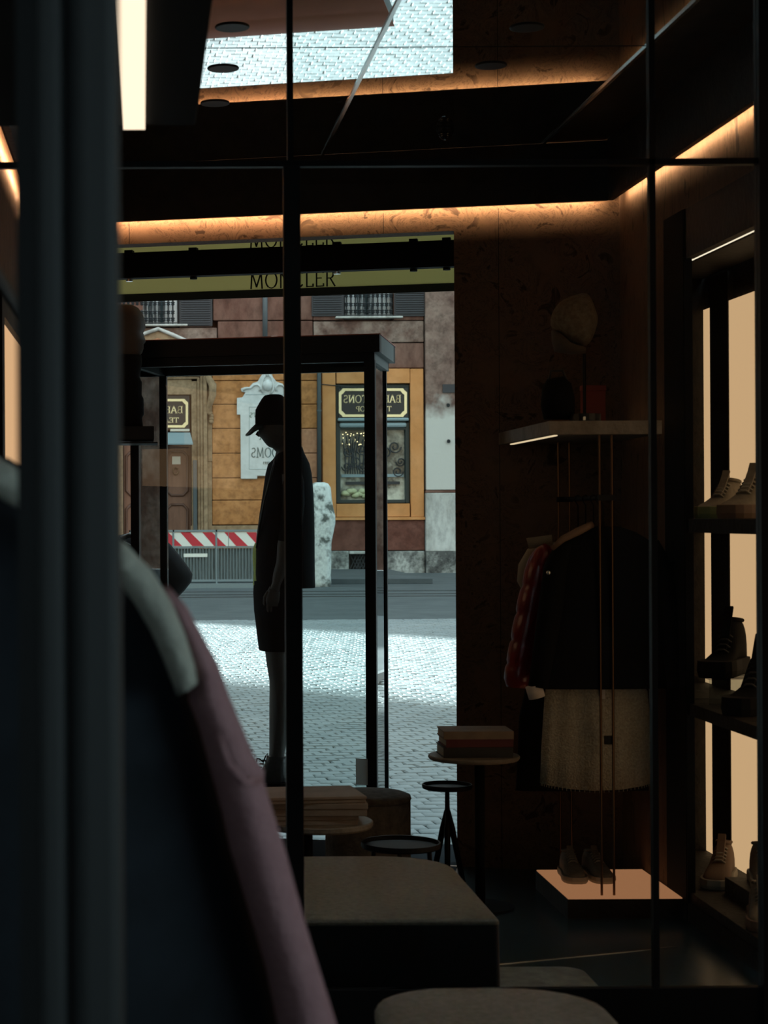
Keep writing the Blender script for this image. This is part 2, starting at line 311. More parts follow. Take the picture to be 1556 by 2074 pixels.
# floor, following the skewed street front
poly = [(-2.2, -1.9), (2.3, -1.9), (2.3, wy(2.3) + .5), (-2.2, wy(-2.2) + .5)]
struct(MB().prism([(x, y, -.06) for x, y in poly], [(x, y, 0) for x, y in poly]).build('floor', 'floor'))
ceil = struct(MB().prism([(x, y, H) for x, y in [(-2.2, -1.9), (2.3, -1.9), (2.3, wy(2.3) + .3), (-2.2, wy(-2.2) + .3)]], [(x, y, H + .2) for x, y in [(-2.2, -1.9), (2.3, -1.9), (2.3, wy(2.3) + .3), (-2.2, wy(-2.2) + .3)]]).build('ceiling', 'ceil'))
# mirror panels with joints
jy = [1.2, 3.2, 4.7, 5.81]
xs = [-.40, .727, 1.57]
for i in range(len(jy)):
    for j in range(2):
        x0, x1 = xs[j] + .004, xs[j + 1] - .004; y0 = jy[i] + .006
        if i + 1 < len(jy): ya = yb = jy[i + 1] - .006
        else: ya, yb = wy(x0) - .085, wy(x1) - .085
        MB().prism([(x0, y0, H - .006), (x1, y0, H - .006), (x1, yb, H - .006), (x0, ya, H - .006)], [(x0, y0, H), (x1, y0, H), (x1, yb, H), (x0, ya, H)]).build('mirror_panel', 'mirror', ceil)
for x in (xs[1], xs[2]):
    MB().box(x - .006, x + .006, 1.2, wy(x) - .09, H - .012, H).build('metal_trim', 'chrome', ceil)
for y in jy[1:]:
    MB().box(-.40, 1.57, y - .006, y + .006, H - .003, H).build('joint_strip', 'blackm', ceil)
# back wall around the street opening
wb = struct(MB().wbox(jamb, uR + .3, 0, .1, 0, H).wbox(-2.3, ul, 0, .1, 0, H).wbox(ul, jamb, 0, .1, DT, H).build('wall_back', 'paper_back'))
for u in (uof(PW(262, 480, C0)), uof(PW(777, 480, C0)), uof(PW(1010, 480, C0))):
    MB().wbox(u - .001, u + .001, -.001, 0, DT if u < jamb else 0, ZL).build('paper_seam', 'blackm', wb)
# right wall with a built-in shelving recess: opening Y 4.6..6.46, z .065..2.28
RY0, RY1, RZ0, RZ1 = 4.0, 6.46, .065, 2.28
WY0, WY1, WZ0, WZ1 = -.6, 2.0, .9, 2.2
struct(MB().box(XR, XR + .06, -1.9, WY0, 0, H).box(XR, XR + .06, WY1, RY0, 0, H).box(XR, XR + .06, WY0, WY1, 0, WZ0).box(XR, XR + .06, WY0, WY1, WZ1, H).box(XR, XR + .02, RY1, wy(XR), 0, H).box(XR, XR + .06, RY0, RY1, 2.45, H).build('wall_right', 'paper_right'))
struct(MB().box(XL - .1, XL, 4.9, wy(XL), 0, H).box(-2.1, XL - .1, 4.9, 5.0, 0, H).box(-2.1, -2.0, -1.9, 4.9, 0, H).build('wall_left', 'paper_right'))
# wall behind the viewer; side window on the right, near the viewer
struct(MB().box(-.35, 2.0, -1.9, -1.8, 0, H).box(-2.1, -1.85, -1.9, -1.8, 0, H).box(-1.85, -.35, -1.9, -1.8, 0, .8).box(-1.85, -.35, -1.9, -1.8, 2.3, H).build('wall_front', 'fascia'))
win2 = struct(MB().box(-1.85, -1.81, -1.9, -1.8, .8, 2.3).box(-.39, -.35, -1.9, -1.8, .8, 2.3).box(-1.81, -.39, -1.9, -1.8, .8, .84).box(-1.81, -.39, -1.9, -1.8, 2.26, 2.3).build('window_2', 'black'))
MB().box(-1.81, -.39, -1.853, -1.847, .84, 2.26).build('pane', 'glass', win2)
win = struct(MB().box(XR, XR + .06, WY0, WY0 + .04, WZ0, WZ1).box(XR, XR + .06, WY1 - .04, WY1, WZ0, WZ1).box(XR, XR + .06, WY0 + .04, WY1 - .04, WZ0, WZ0 + .04).box(XR, XR + .06, WY0 + .04, WY1 - .04, WZ1 - .04, WZ1).build('window_1', 'black'))
MB().box(XR + .026, XR + .032, WY0 + .04, WY1 - .04, WZ0 + .04, WZ1 - .04).build('pane', 'glass', win)
# ceiling fascia hiding the cove light
fb = MB(); fb.prism([(-.41, wy(-.41) - .08, ZL), (XR - .06, wy(XR - .06) - .08, ZL), (XR - .06, wy(XR - .06) - .06, ZL), (-.41, wy(-.41) - .06, ZL)], [(-.41, wy(-.41) - .08, H - .006), (XR - .06, wy(XR - .06) - .08, H - .006), (XR - .06, wy(XR - .06) - .06, H - .006), (-.41, wy(-.41) - .06, H - .006)])
struct(fb.build('trim_1', 'fascia'))
struct(MB().box(XR - .06, XR - .04, -1.8, wy(XR) - .06, ZL, H).build('trim_2', 'fascia'))
struct(MB().box(XL + .04, XL + .06, 5.0, wy(XL) - .06, ZL, H).build('trim_3', 'fascia'))
L1 = thing('cove_light', 'warm light strip glowing behind the dark ceiling edge over the street opening', 'light', W(.9, -.03, 2.69))
MB().wbox(XL * NW + .1, (XR - .05) * NW - .03, -.052, -.050, 2.632, 2.644).build('led_strip', 'cove', L1)
MB().wbox(XL * NW + .1, (XR - .05) * NW - .03, -.0605, -.0521, 2.628, 2.648).wbox(XL * NW + .1, (XR - .05) * NW - .03, -.0605, -.046, 2.6255, 2.6315).build('baffled_channel', 'blackm', L1)  # the lower lip is an unseen baffle added to cut the downward spill
L2 = thing('cove_light', 'warm light strip glowing along the top of the right-hand papered wall', 'light', (XR - .02, 4, 2.69))
MB().box(XR - .038, XR - .036, 2.0, wy(XR) - .12, 2.632, 2.644).build('led_strip', 'cove2', L2)
MB().box(XR - .04, XR - .0381, 2.0, wy(XR) - .12, 2.628, 2.648).box(XR - .04, XR - .0330, 2.0, wy(XR) - .12, 2.6255, 2.6315).build('baffled_channel', 'blackm', L2)  # same added lip, trims the spill down the right wall
L3 = thing('cove_light', 'warm light strip at the top of the narrow left-hand wall', 'light', (XL + .02, 6, 2.69))
MB().box(XL + .034, XL + .036, 5.1, 7.7, 2.632, 2.644).build('led_strip', 'cove', L3)
MB().box(XL + .0361, XL + .04, 5.1, 7.7, 2.628, 2.648).box(XL + .031, XL + .04, 5.1, 7.7, 2.6255, 2.6315).build('baffled_channel', 'blackm', L3)  # same added lip, trims the spill down the left wall
# downlights in the ceiling (off)
pos = {'topmost of the left-hand row on the mirrored ceiling': (.272, 5.56), 'between the two other left-hand ones': (.267, 6.07), 'nearest the lit wallpaper above the street opening': (.26, 6.58), 'on the dark right-hand ceiling near the picture top': (1.15, 5.58), 'on the right-hand mirror row, next to the panel joint': (1.13, 6.05)}
for k, (x, y) in pos.items():
    t = thing('downlight', 'small round unlit downlight, ' + k, 'light', (x, y, H - .02), 'unlit ceiling downlights')
    MB().lathe([(.046, 0), (.05, 0), (.052, .0034), (.046, .0034)], (x, y, H - .0095), 28).build('rim', 'black', t, True)
    MB().lathe([(.001, .0005), (.046, .0005), (.046, .003)], (x, y, H - .0095), 28).build('lens', 'blackm', t, True)
for x, y, k in ((.27, 4.95, 'left-hand'), (1.15, 4.95, 'right-hand'), (.27, 3.6, 'foreground left'), (1.15, 3.6, 'foreground right')):  # extra glowing fittings, out of view, added to brighten the seating below
    t = thing('downlight', 'small round %s fill light overhead, added out of view' % k, 'light', (x, y, H - .02), 'added fill lights')
    MB().lathe([(.046, 0), (.05, 0), (.052, .0034), (.046, .0034)], (x, y, H - .0095), 28).build('rim', 'black', t, True)
    MB().lathe([(.001, .0015), (.046, .0015), (.046, .003)], (x, y, H - .0095), 28).build('lens', 'fill_lens', t, True)
    ld = bpy.data.lights.new('fill_lamp', 'SPOT'); lo = bpy.data.objects.new('fill_spot', ld); COL.objects.link(lo); lo.parent = t; lo.location = (0, 0, -.005)
    ld.energy = FILL_POWER; ld.spot_size = math.radians(75); ld.spot_blend = .6; ld.color = (.90, 1.0, .97); ld.shadow_soft_size = .04
t = thing('security_camera', 'small dark dome camera on the mirrored ceiling', 'camera', (1.14, 7.03, H - .05))
MB().lathe([(.03, .03), (.034, .044), (.034, .05)], (1.14, 7.03, H - .056), 24).build('base', 'black', t, True)
MB().lathe([(.002, .004), (.014, .007), (.024, .016), (.029, .03)], (1.14, 7.03, H - .056), 24).build('dome', mat('smoked_dome', (.01, .01, .012), .05), t, True)
# brass floor inlay
MB().hexa([(1.05, 5.83, 0), (1.72, 6.07, 0), (1.72, 6.082, 0), (1.05, 5.842, 0)], [(1.05, 5.83, .002), (1.72, 6.07, .002), (1.72, 6.082, .002), (1.05, 5.842, .002)]).build('trim_4', 'chrome')['kind'] = 'structure'
MB().wbox(ul, jamb, -.02, .0, 0, .004).build('trim_5', 'chrome')['kind'] = 'structure'
MB().wbox(ul, jamb, .0, .48, 0, .004).wbox(ul, jamb, -.16, -.02, 0, .002).build('trim_6', mat('threshold_slab', (.012, .018, .024), .9, spec=.1))['kind'] = 'structure'

# ------------------------------------------------------------------ recessed shelving on the right
t = thing('wall_shelving', 'dark built-in shelving with glowing back panels on the right-hand wall', 'shelving', (2.0, 5.4, 0))
YB = 7.26; XB = 2.17
MB().box(XR, XR + .03, RY0, RY1, RZ1, 2.45).build('header', 'fascia', t)
MB().box(XR - .004, XR + .022, RY1 - .012, RY1 - .0005, RZ0, 2.45).build('stile', 'blackm', t)
MB().box(XR - .006, XR - .0005, RY1, RY1 + .24, 0, 2.45).build('stile_panel', 'blackm', t)
MB().box(XR + .0301, XB, RY0, YB, 2.31, 2.34).build('top_panel', 'fascia', t)
MB().box(XR + .06, XB + .05, YB, YB + .02, RZ0, 2.34).build('side_panel', 'fascia', t)
MB().box(XR + .06, XB + .05, RY0 - .02, RY0, RZ0, 2.34).build('side_panel', 'fascia', t)
MB().box(XB + .02, XB + .05, RY0, YB, RZ0, 2.34).build('back_panel', 'fascia', t)
MB().box(XR, XB, RY0, RY1 - .001, 0, RZ0).build('plinth', 'fascia', t)
SH = [(1.338, 1.385), (.708, .75), (.066, .10)]
for z0, z1 in SH:
    MB().box(XR + .005, XB, RY0, RY1 - .002, z0, z1).box(XR + .022, XB, RY1 - .001, YB, z0, z1).build('shelf', 'fascia', t, bevel=.002)
for y0, y1 in ((7.17, 7.255), (6.40, 6.94), (5.3, 6.2), (4.1, 5.1)):
    for z0, z1 in ((1.386, 2.19), (.751, 1.336), (.101, .706)):
        MB().box(XB + .001, XB + .02, y0, y1, z0, z1).build('glowing_panel', 'panel', t)
for y in (7.05, 6.30, 5.2):
    MB().box(XB - (.003 if y > 7 else .03), XB + .02, y - (.11 if y > 7 else .08), y + (.11 if y > 7 else .08), RZ0 + .04, 2.30).build('upright', 'fascia', t)
MB().box(1.94, 1.958, 4.2, 6.69, 2.302, 2.309).build('light_strip', 'lightwarm', t)
MB().box(1.925, 1.975, 4.1, 6.72, 2.303, 2.3099).build('light_channel', 'blackm', t)
# left wall glowing panel
t = thing('wall_shelving', 'narrow warm backlit panel in a dark frame on the left-hand wall', 'light panel', (XL + .01, 6.5, 1.5))
MB().box(XL, XL + .012, 6.0, 7.1, 1.55, 2.045).build('glowing_panel', 'panel', t)
MB().box(XL, XL + .03, 5.9, 6.0, 1.4, 2.15).box(XL, XL + .03, 7.1, 7.2, 1.4, 2.15).box(XL, XL + .03, 6.0, 7.1, 2.045, 2.15).box(XL, XL + .03, 6.0, 7.1, 1.45, 1.55).build('frame', 'fascia', t)

# ------------------------------------------------------------------ glazed partition at Y = 4.7
YP = 4.7
def px(x, y=1048): return P(x, y, YP).x
def pz(y, x=800): return P(x, y, YP).z
t = thing('glass_partition', 'slim black metal framed glass screen across the shop', 'partition', (1, YP, 0))
zb = pz(331, 900); t1, t2 = YP - .012, YP + .012
xa, xb, xc = px(592), px(1323), px(1537)
MB().box(xa - .0075, xa + .0075, t1, t2, zb + .0075, H - .006).build('mullion', 'black', t)
xp = px(594)
MB().box(px(577), px(611), YP - .02, YP + .02, 0, zb - .0075).build('post', 'black', t, bevel=.003)
MB().box(xb - .0075, xb + .0075, t1, t2, .217, H - .006).build('mullion', 'black', t)
MB().box(xc, xc + .08, t1 - .01, t2 + .01, 0, H - .006).build('post', 'black', t)
MB().box(XL + .02, xc, t1, t2, zb - .0075, zb + .0075).build('transom', 'black', t)
MB().box(px(611) + .0005, xc, t1, t2, 0, .217).build('kick_rail', 'black', t, bevel=.002)
for i, (x0, x1) in enumerate(((px(611), xb - .0075), (xb + .0075, xc))):
    MB().box(x0, x1, YP - .003, YP + .003, .217, zb - .0075).build('pane', 'glass', t)
    MB().box((xa + .0075) if i == 0 else x0, x1, YP - .003, YP + .003, zb + .0075, H - .006).build('pane', 'glass', t)

# ------------------------------------------------------------------ near door jamb on the left
YN = 1.3
t = thing('door_jamb', 'blurred dark grey metal door jamb close to the viewer', 'door frame', (P(150, 1048, YN).x, YN, 0))
def nx(x): return P(x, 1048, YN).x
MB().box(nx(78), nx(134), YN - .02, YN + .05, 0, H - .02).build('stile', 'colm', t, bevel=.006)
MB().box(nx(152), nx(246), YN - .02, YN + .03, 0, H - .02).build('stile', 'colm', t, bevel=.008)
MB().box(nx(134), nx(152), YN - .005, YN + .03, 0, H - .02).build('gasket', 'colb', t)
MB().box(nx(36), nx(78), YN, YN + .05, 0, H - .02).build('gasket', 'colb', t)

# ------------------------------------------------------------------ left rack canopy with light
zc_ = 2.15
t = thing('garment_rack', 'dark overhead rack with bright strip light, top left in the foreground', 'rack', (-.2, 2.9, 0))
MB().box(-.62, .106, 1.9, 3.62, zc_ + .006, zc_ + .10).build('canopy', 'blackm', t, bevel=.004)
MB().box(-.034, .008, 2.0, 3.61, zc_ - .004, zc_ + .006).build('light_strip', 'lightwarm', t)
for x, y in ((-.45, 1.95), (-.45, 3.55)): MB().tube([(x, y, 0), (x, y, zc_ + .02)], .008, 10).build('rod', 'black', t)
MB().tube([(-.19, 1.92, 1.72), (-.19, 3.58, 1.72)], .01, 10).build('hanging_bar', 'black', t)
for y in (1.92, 3.58): MB().tube([(-.19, y, 1.72), (-.19, y, zc_ + .02)], .007, 10).build('bar_hanger', 'black', t)

# ------------------------------------------------------------------ pink / navy jacket near the viewer
YJ = 1.95
def rows(data, Y, n=28, p=2.3): return proloft(data, Y, n, p)
t = thing('jacket', 'blurred navy jacket with cream shoulder band and dusty pink sleeve hanging close by', 'jacket', (-.1, YJ, .6))
body = [(905, -260, -60, .03), (930, -330, 20, .055), (990, -420, 110, .08), (1060, -470, 190, .10), (1130, -500, 262, .115), (1200, -510, 308, .125), (1300, -515, 352, .13), (1400, -520, 395, .135), (1520, -520, 432, .135), (1700, -520, 478, .135), (1850, -520, 520, .135), (2000, -520, 560, .135), (2150, -520, 590, .135), (2300, -520, 600, .135)]
rows(body, YJ).build('body', 'navy', t, True)
# cream yoke band following the shoulder
band_o = [(-60, 895), (40, 958), (130, 1012), (200, 1062), (255, 1108), (305, 1160), (345, 1225), (372, 1290), (390, 1350), (396, 1385)]
band_i = [(-70, 935), (30, 1000), (120, 1052), (195, 1105), (250, 1150), (292, 1205), (325, 1262), (350, 1318), (368, 1365), (378, 1392)]
rg = []
for (xo, yo), (xi, yi) in zip(band_o, band_i):
    a, b = P(xo + 4, yo - 3, YJ - .15), P(xi - 20, yi + 16, YJ - .15); c = (a + b) / 2; ux = (a - b) / 2
    rg.append([c + ux * math.cos(2 * math.pi * k / 16) + Vector((0, .06 if math.sin(2 * math.pi * k / 16) > 0 else .022, 0)) * math.sin(2 * math.pi * k / 16) for k in range(16)])
MB().loft(rg).build('shoulder_band', 'cream', t, True)
# pink sleeve
def sleeve(cen, rads, Y0, flat=1.0, n=18):
    return MB().tube([P(x, y, Y0 + dy) for x, y, dy in cen], rads, n, flat)
sl_o = [(330, 1185), (368, 1228), (402, 1290), (432, 1345), (455, 1410), (480, 1470), (505, 1530), (526, 1562), (524, 1580), (545, 1650), (568, 1720), (592, 1810), (618, 1900), (646, 1990), (672, 2075), (700, 2170), (715, 2260)]
sl_i = [(322, 1200), (350, 1250), (372, 1310), (388, 1372), (412, 1420), (432, 1470), (440, 1500), (452, 1545), (462, 1580), (480, 1650), (496, 1720), (520, 1800), (545, 1880), (568, 1960), (585, 2040), (600, 2120), (610, 2200)]
rg = []
for (xo, yo), (xi, yi) in zip(sl_o, sl_i):
    a, b = P(xo + 10, yo, YJ - .08), P(xi - (30 if yi > 1380 else 4), yi, YJ - .08); c = (a + b) / 2; ux = (a - b) / 2; r = ux.length
    rg.append([c + ux * math.cos(2 * math.pi * k / 18) + Vector((0, max(r * 1.3, .045), 0)) * math.sin(2 * math.pi * k / 18) * 1.0 for k in range(18)])
sp = MB().loft(rg).build('sleeve', 'pinkj', t, True)
mb = MB().tube([P(440, 1490, YJ - .185), P(462, 1548, YJ - .19), P(495, 1585, YJ - .18), P(524, 1580, YJ - .12)], .004, 8); mb.build('seam', 'pinkj', sp, True)
MB().tube([(-.19, YJ, 1.50), (-.19, YJ, 1.69), (-.185, YJ, 1.725), (-.17, YJ, 1.742), (-.155, YJ, 1.735)], .004, 8).build('hanger_hook', 'chrome', t, True)

# ================================================================== FURNITURE
def rrect(x0, x1, y0, y1, r, z, n=6):
    out = []
    for cx, cy, a in ((x1 - r, y0 + r, -90), (x1 - r, y1 - r, 0), (x0 + r, y1 - r, 90), (x0 + r, y0 + r, 180)):
        for i in range(n + 1):
            q = math.radians(a + 90 * i / n); out.append((cx + r * math.cos(q), cy + r * math.sin(q), z))
    return out
# big ottoman
t = thing('ottoman', 'large square ottoman with olive-brown suede top and dark sides', 'ottoman', (.5, 5.3, 0))
zo = .36; yf = (ZC - zo) * F / 818
def rrv(ro, z, x0=.05, x1=.913, y0=yf, y1=yf * 818 / 688):
    out = []
    for cx, cy, a, r in ((x1, y0, -90, .015), (x1, y1, 0, .20), (x0, y1, 90, .13), (x0, y0, 180, .03)):
        sx = -1 if cx == x1 else 1; sy = -1 if cy == y1 else 1
        for i in range(7):
            q = math.radians(a + 15 * i); out.append((cx + sx * (r + ro) + r * math.cos(q), cy + sy * (r + ro) + r * math.sin(q), z))
    return out
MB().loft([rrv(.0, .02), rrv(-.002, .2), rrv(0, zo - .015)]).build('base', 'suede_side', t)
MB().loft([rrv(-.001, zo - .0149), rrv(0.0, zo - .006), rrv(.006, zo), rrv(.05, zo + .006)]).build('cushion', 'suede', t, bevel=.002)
# small rounded seat in the foreground
t = thing('pouf', 'rounded brown upholstered seat at the very bottom of the picture', 'pouf', (.63, 3.5, 0))
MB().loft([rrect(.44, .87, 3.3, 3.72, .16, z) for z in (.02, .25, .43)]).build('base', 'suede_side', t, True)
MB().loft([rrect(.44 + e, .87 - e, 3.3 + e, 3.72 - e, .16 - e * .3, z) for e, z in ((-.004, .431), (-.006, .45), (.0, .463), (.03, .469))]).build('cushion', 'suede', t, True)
# rug
tag(MB().prism(rrect(.0, 1.335, 4.2, 5.77, .07, .001), rrect(.0, 1.335, 4.2, 5.77, .07, .012)).build('rug', 'rug'), 'grey rug with a rounded corner on the dark floor beside the ottoman', 'rug')
# round table with boxes
YT = 6.35; ct = P(645, 1664, YT)
t = thing('round_table', 'low round table with a pale wooden top behind the ottoman', 'table', (ct.x, YT, 0))
rt = 110 * YT / F
MB().lathe([(rt - .004, -.016), (rt, -.01), (rt, .003), (rt - .004, .006), (.001, .006)][::1] + [], (ct.x, YT, ct.z), 48).build('table_top', 'trav', t)
MB().lathe([(.03, 0), (.026, .02), (.026, ct.z - .017)], (P(618, 1700, YT).x, YT, 0.02), 24).build('leg', 'black', t, True)
MB().lathe([(.11, 0), (.11, .012), (.03, .02)], (P(618, 1700, YT).x, YT, 0.0), 32).build('foot', 'black', t)
def book(name, c, wx, dy, h, ang, cover, label, cat='book', group=None, pages=True):
    t = thing(name, label, cat, c, group); x, y, z = c
    if pages:
        for zz in (0, h - .004): MB().box(x - wx / 2, x + wx / 2, y - dy / 2, y + dy / 2, z + zz, z + zz + .004).rot(ang, c).build('cover', cover, t)
        MB().box(x - wx / 2 + .003, x + wx / 2 - .003, y - dy / 2 + .003, y + dy / 2 - .004, z + .0041, z + h - .0041).rot(ang, c).build('pages', 'paperw', t)
        MB().box(x - wx / 2, x + wx / 2, y - dy / 2 - .003, y - dy / 2 + .002, z, z + h).rot(ang, c).build('spine', cover, t)
    else:
        MB().box(x - wx / 2, x + wx / 2, y - dy / 2, y + dy / 2, z, z + h * .55).rot(ang, c).build('base', cover, t, bevel=.002)
        MB().box(x - wx / 2 - .003, x + wx / 2 + .003, y - dy / 2 - .003, y + dy / 2 + .003, z + h * .5501, z + h).rot(ang, c).build('lid', cover, t, bevel=.002)
    return t
tz = ct.z + .006
bx_ = P(632, 1640, YT).x
book('flat_box', (bx_ - .012, YT, tz), .30, .24, .032, .03, 'kraft', 'brown flat box at the bottom of the stack on the round table', 'box', 'boxes on the round table', False)
book('flat_box', (bx_ + .006, YT, tz + .0325), .335, .26, .042, -.02, 'kraft', 'brown flat box in the middle of the stack on the round table', 'box', 'boxes on the round table', False)
book('flat_box', (bx_ - .006, YT - .01, tz + .075), .325, .25, .022, .10, 'kraft', 'thin brown flat box on top of the stack, turned slightly', 'box', 'boxes on the round table', False)
# big cylindrical pouf
YQ = 6.95; c = P(745, 1605, YQ); r = 86 * YQ / F
t = thing('pouf', 'cylindrical dark velvet pouf behind the round table', 'pouf', (c.x, YQ, 0))
MB().lathe([(r - .006, 0), (r, .01), (r, c.z - .03)], (c.x, YQ, 0), 48).build('base', 'velvet', t, True)
MB().lathe([(r - .002, c.z - .0299), (r + .003, c.z - .02), (r, c.z - .008), (r - .02, c.z), (.001, c.z + .012)], (c.x, YQ, 0), 48).build('cushion', 'velvet', t, True)
# dark tray table
YK = 6.25; c = P(812, 1712, YK); r = 80 * YK / F
t = thing('tray_table', 'low round black tray table with raised rim between ottoman and pouf', 'table', (c.x, YK, 0))
MB().lathe([(.001, -.008), (r - .004, -.008), (r, -.004), (r, .012), (r - .006, .012), (r - .006, 0), (.001, 0)], (c.x, YK, c.z), 48).build('tray', 'black', t)
for k in range(3):
    a = math.radians(20 + 120 * k); MB().tube([(c.x + .8 * r * math.cos(a), YK + .8 * r * math.sin(a), c.z - .006), (c.x + .95 * r * math.cos(a), YK + .95 * r * math.sin(a), 0)], .008, 10).build('leg', 'black', t)
# tripod side table
YS = 7.05; c = P(906, 1593, YS); r = 51 * YS / F
t = thing('side_table', 'slim black tripod side table with a small round tray, in front of the street', 'table', (c.x, YS, 0))
MB().lathe([(.001, -.010), (r - .012, -.010), (r - .002, -.006), (r, .004), (r - .002, .010), (r - .006, .010), (r - .008, -.002), (.001, -.003)], (c.x, YS, c.z), 40).build('tray', 'black', t)
MB().tube([(c.x, YS, c.z - .010), (c.x, YS, c.z - .07), (c.x, YS, c.z - .13)], [.0085, .009, .012], 14).build('stem', 'black', t, True)
for k in range(3):
    a = math.radians(-100 + 120 * k); MB().tube([(c.x + .004 * math.cos(a), YS + .004 * math.sin(a), c.z - .09), (c.x + .02 * math.cos(a), YS + .02 * math.sin(a), c.z - .16), (c.x + .07 * math.cos(a), YS + .07 * math.sin(a), .0)], [.008, .012, .010], 12, .8).build('leg', 'black', t, True)
# oval side table with books, in front of the right jamb
YO = 6.7; c = P(960, 1531, YO); r = 92 * YO / F
t = thing('side_table', 'small wood-topped side table carrying three stacked books', 'table', (c.x, YO, 0))
MB().lathe([(.001, -.012), (r - .006, -.012), (r - .001, -.006), (r, 0), (r - .003, .004), (.001, .004)], (c.x, YO, c.z), 48).build('table_top', 'trav', t)
MB().tube([(c.x + .02, YO, .012), (c.x + .02, YO, c.z - .012)], .018, 20).build('leg', 'blackm', t, True)
MB().lathe([(.12, 0), (.12, .008), (.02, .014)], (c.x + .02, YO, 0), 36).build('foot', 'blackm', t)
bz = c.z + .004; bxc = P(962, 1500, YO).x
book('book', (bxc - .003, YO, bz), .245, .17, .037, 0, 'blackbk', 'thick black book with pale lettering at the bottom of the pile on the side table', 'book', 'books on the small side table')
book('book', (bxc + .001, YO, bz + .0372), .238, .165, .028, .02, 'redbk', 'dark red book in the middle of the pile on the side table', 'book', 'books on the small side table')
book('book', (bxc, YO, bz + .0654), .246, .172, .028, -.02, 'kraft', 'pale brown book on top of the pile on the side table', 'book', 'books on the small side table')

# ------------------------------------------------------------------ hanging rack on the right with shelf
YF = 6.5; xl = P(1112, 866, YF).x; xr_ = 1.80; yb_ = wy(xl) - .03; zt, zb2 = P(1200, 852, YF).z, P(1200, 880, YF).z
t = thing('clothes_rack', 'stone display shelf on paired brass rods with hanging bar, right of the street opening', 'rack', (1.6, 6.9, 0))
MB().prism([(xl, YF, zb2), (xr_, YF, zb2), (xr_, wy(xr_) - .03, zb2), (xl, yb_, zb2)], [(xl, YF, zt), (xr_, YF, zt), (xr_, wy(xr_) - .03, zt), (xl, yb_, zt)]).build('shelf', 'trav', t, bevel=.002)
a = P(1050, 902, 7.05); b = P(1135, 884, 6.48)
MB().box(xl + .022, xl + .034, YF + .02, yb_ - .12, zb2 - .004, zb2).build('light_strip', 'ledthin', t)
MB().box(xr_ - .012, xr_, 6.6, 7.2, zt, zt + .006).build('light_strip', emit('dim_led', WARM, 1.2), t)
for x in (P(1217, 1400, 6.55).x, P(1242, 1400, 6.55).x):
    MB().tube([(x, 6.55, 0), (x, 6.55, zb2)], .0045, 10).build('rod', 'brass', t)
    MB().tube([(x, 7.2, 0), (x, 7.2, zb2)], .0045, 10).build('rod', 'brass', t)
xm = P(1229, 1048, 6.55).x
MB().tube([(xm, 6.55, 1.46), (xm, 7.2, 1.46)], .008, 12).build('hanging_bar', 'black', t)
for y in (6.55, 7.2): MB().box(xm - .03, xm + .03, y - .006, y + .006, 1.45, 1.47).build('bracket', 'black', t)
def hanger(t, Y, xc, zs):
    MB().tube([(xc, Y, zs), (xc, Y, 1.435), (xc - .012, Y, 1.455), (xc - .010, Y, 1.468), (xc, Y, 1.473), (xc + .011, Y, 1.465)], .0025, 6).build('hanger_hook', 'black', t, True)
def garment(name, label, cat, Y, body, m, zs, xc=None, extra=()):
    xc = xm if xc is None else xc
    t = thing(name, label, cat, (xc, Y, body[-1][0] and P(1200, body[-1][0], Y).z), 'clothes on the hanging bar')
    rows(body, Y).build('body', m, t, True); hanger(t, Y, xc, zs)
    for nm, mb, mm in extra: mb.build(nm, mm, t, True)
    return t
Yc = 6.60
garment('coat', 'black wool coat hanging frontmost on the brass bar', 'coat', Yc,
    [(1066, 1205, 1255, .012), (1078, 1172, 1288, .022), (1096, 1140, 1318, .03), (1120, 1122, 1338, .036), (1180, 1108, 1350, .04), (1260, 1096, 1360, .042), (1340, 1088, 1365, .044), (1388, 1084, 1368, .044), (1394, 1086, 1366, .04)], 'cloth', 1.36, extra=[
    ('sleeve', MB().tube([P(1146, 1100, Yc), P(1126, 1150, Yc), P(1114, 1240, Yc - .02), P(1100, 1330, Yc - .03), P(1090, 1392, Yc - .03)], [.03, .043, .043, .038, .034], 16, 1.0), 'cloth'),
    ('sleeve', MB().tube([P(1318, 1100, Yc), P(1338, 1150, Yc), P(1352, 1240, Yc - .02), P(1366, 1330, Yc - .03), P(1372, 1392, Yc - .03)], [.03, .043, .043, .038, .034], 16, 1.0), 'cloth'),
    ('cuff', MB().tube([P(1081, 1388, Yc - .03), P(1088, 1413, Yc - .03)], [.030, .029], 16), 'shirt'),
    ('collar', MB().tube([P(1118, 1112, Yc - .03), P(1140, 1092, Yc - .035), P(1172, 1076, Yc - .035), P(1200, 1062, Yc - .02)], [.008, .012, .014, .012], 10), 'camel'),
    ('button', MB().tube([P(1111, 1160, Yc - .052), P(1111, 1160, Yc - .046)], .008, 12), 'chrome')])
Yp = 6.74
puff = MB(); seg = [(1112, 1106, .018), (1104, 1118, .034), (1097, 1138, .046), (1091, 1162, .050), (1087, 1184, .049), (1085, 1192, .045), (1083, 1200, .050), (1079, 1222, .053), (1075, 1240, .051), (1074, 1247, .0465), (1072, 1255, .051), (1068, 1278, .053), (1065, 1294, .051), (1064, 1300, .0465), (1062, 1308, .051), (1059, 1328, .053), (1056, 1342, .051), (1055, 1348, .0465), (1053, 1356, .051), (1051, 1376, .051), (1050, 1392, .040)]
puff.tube([P(x - 1, y, Yp) for x, y, r in seg], [r for x, y, r in seg], 24, 1.0)
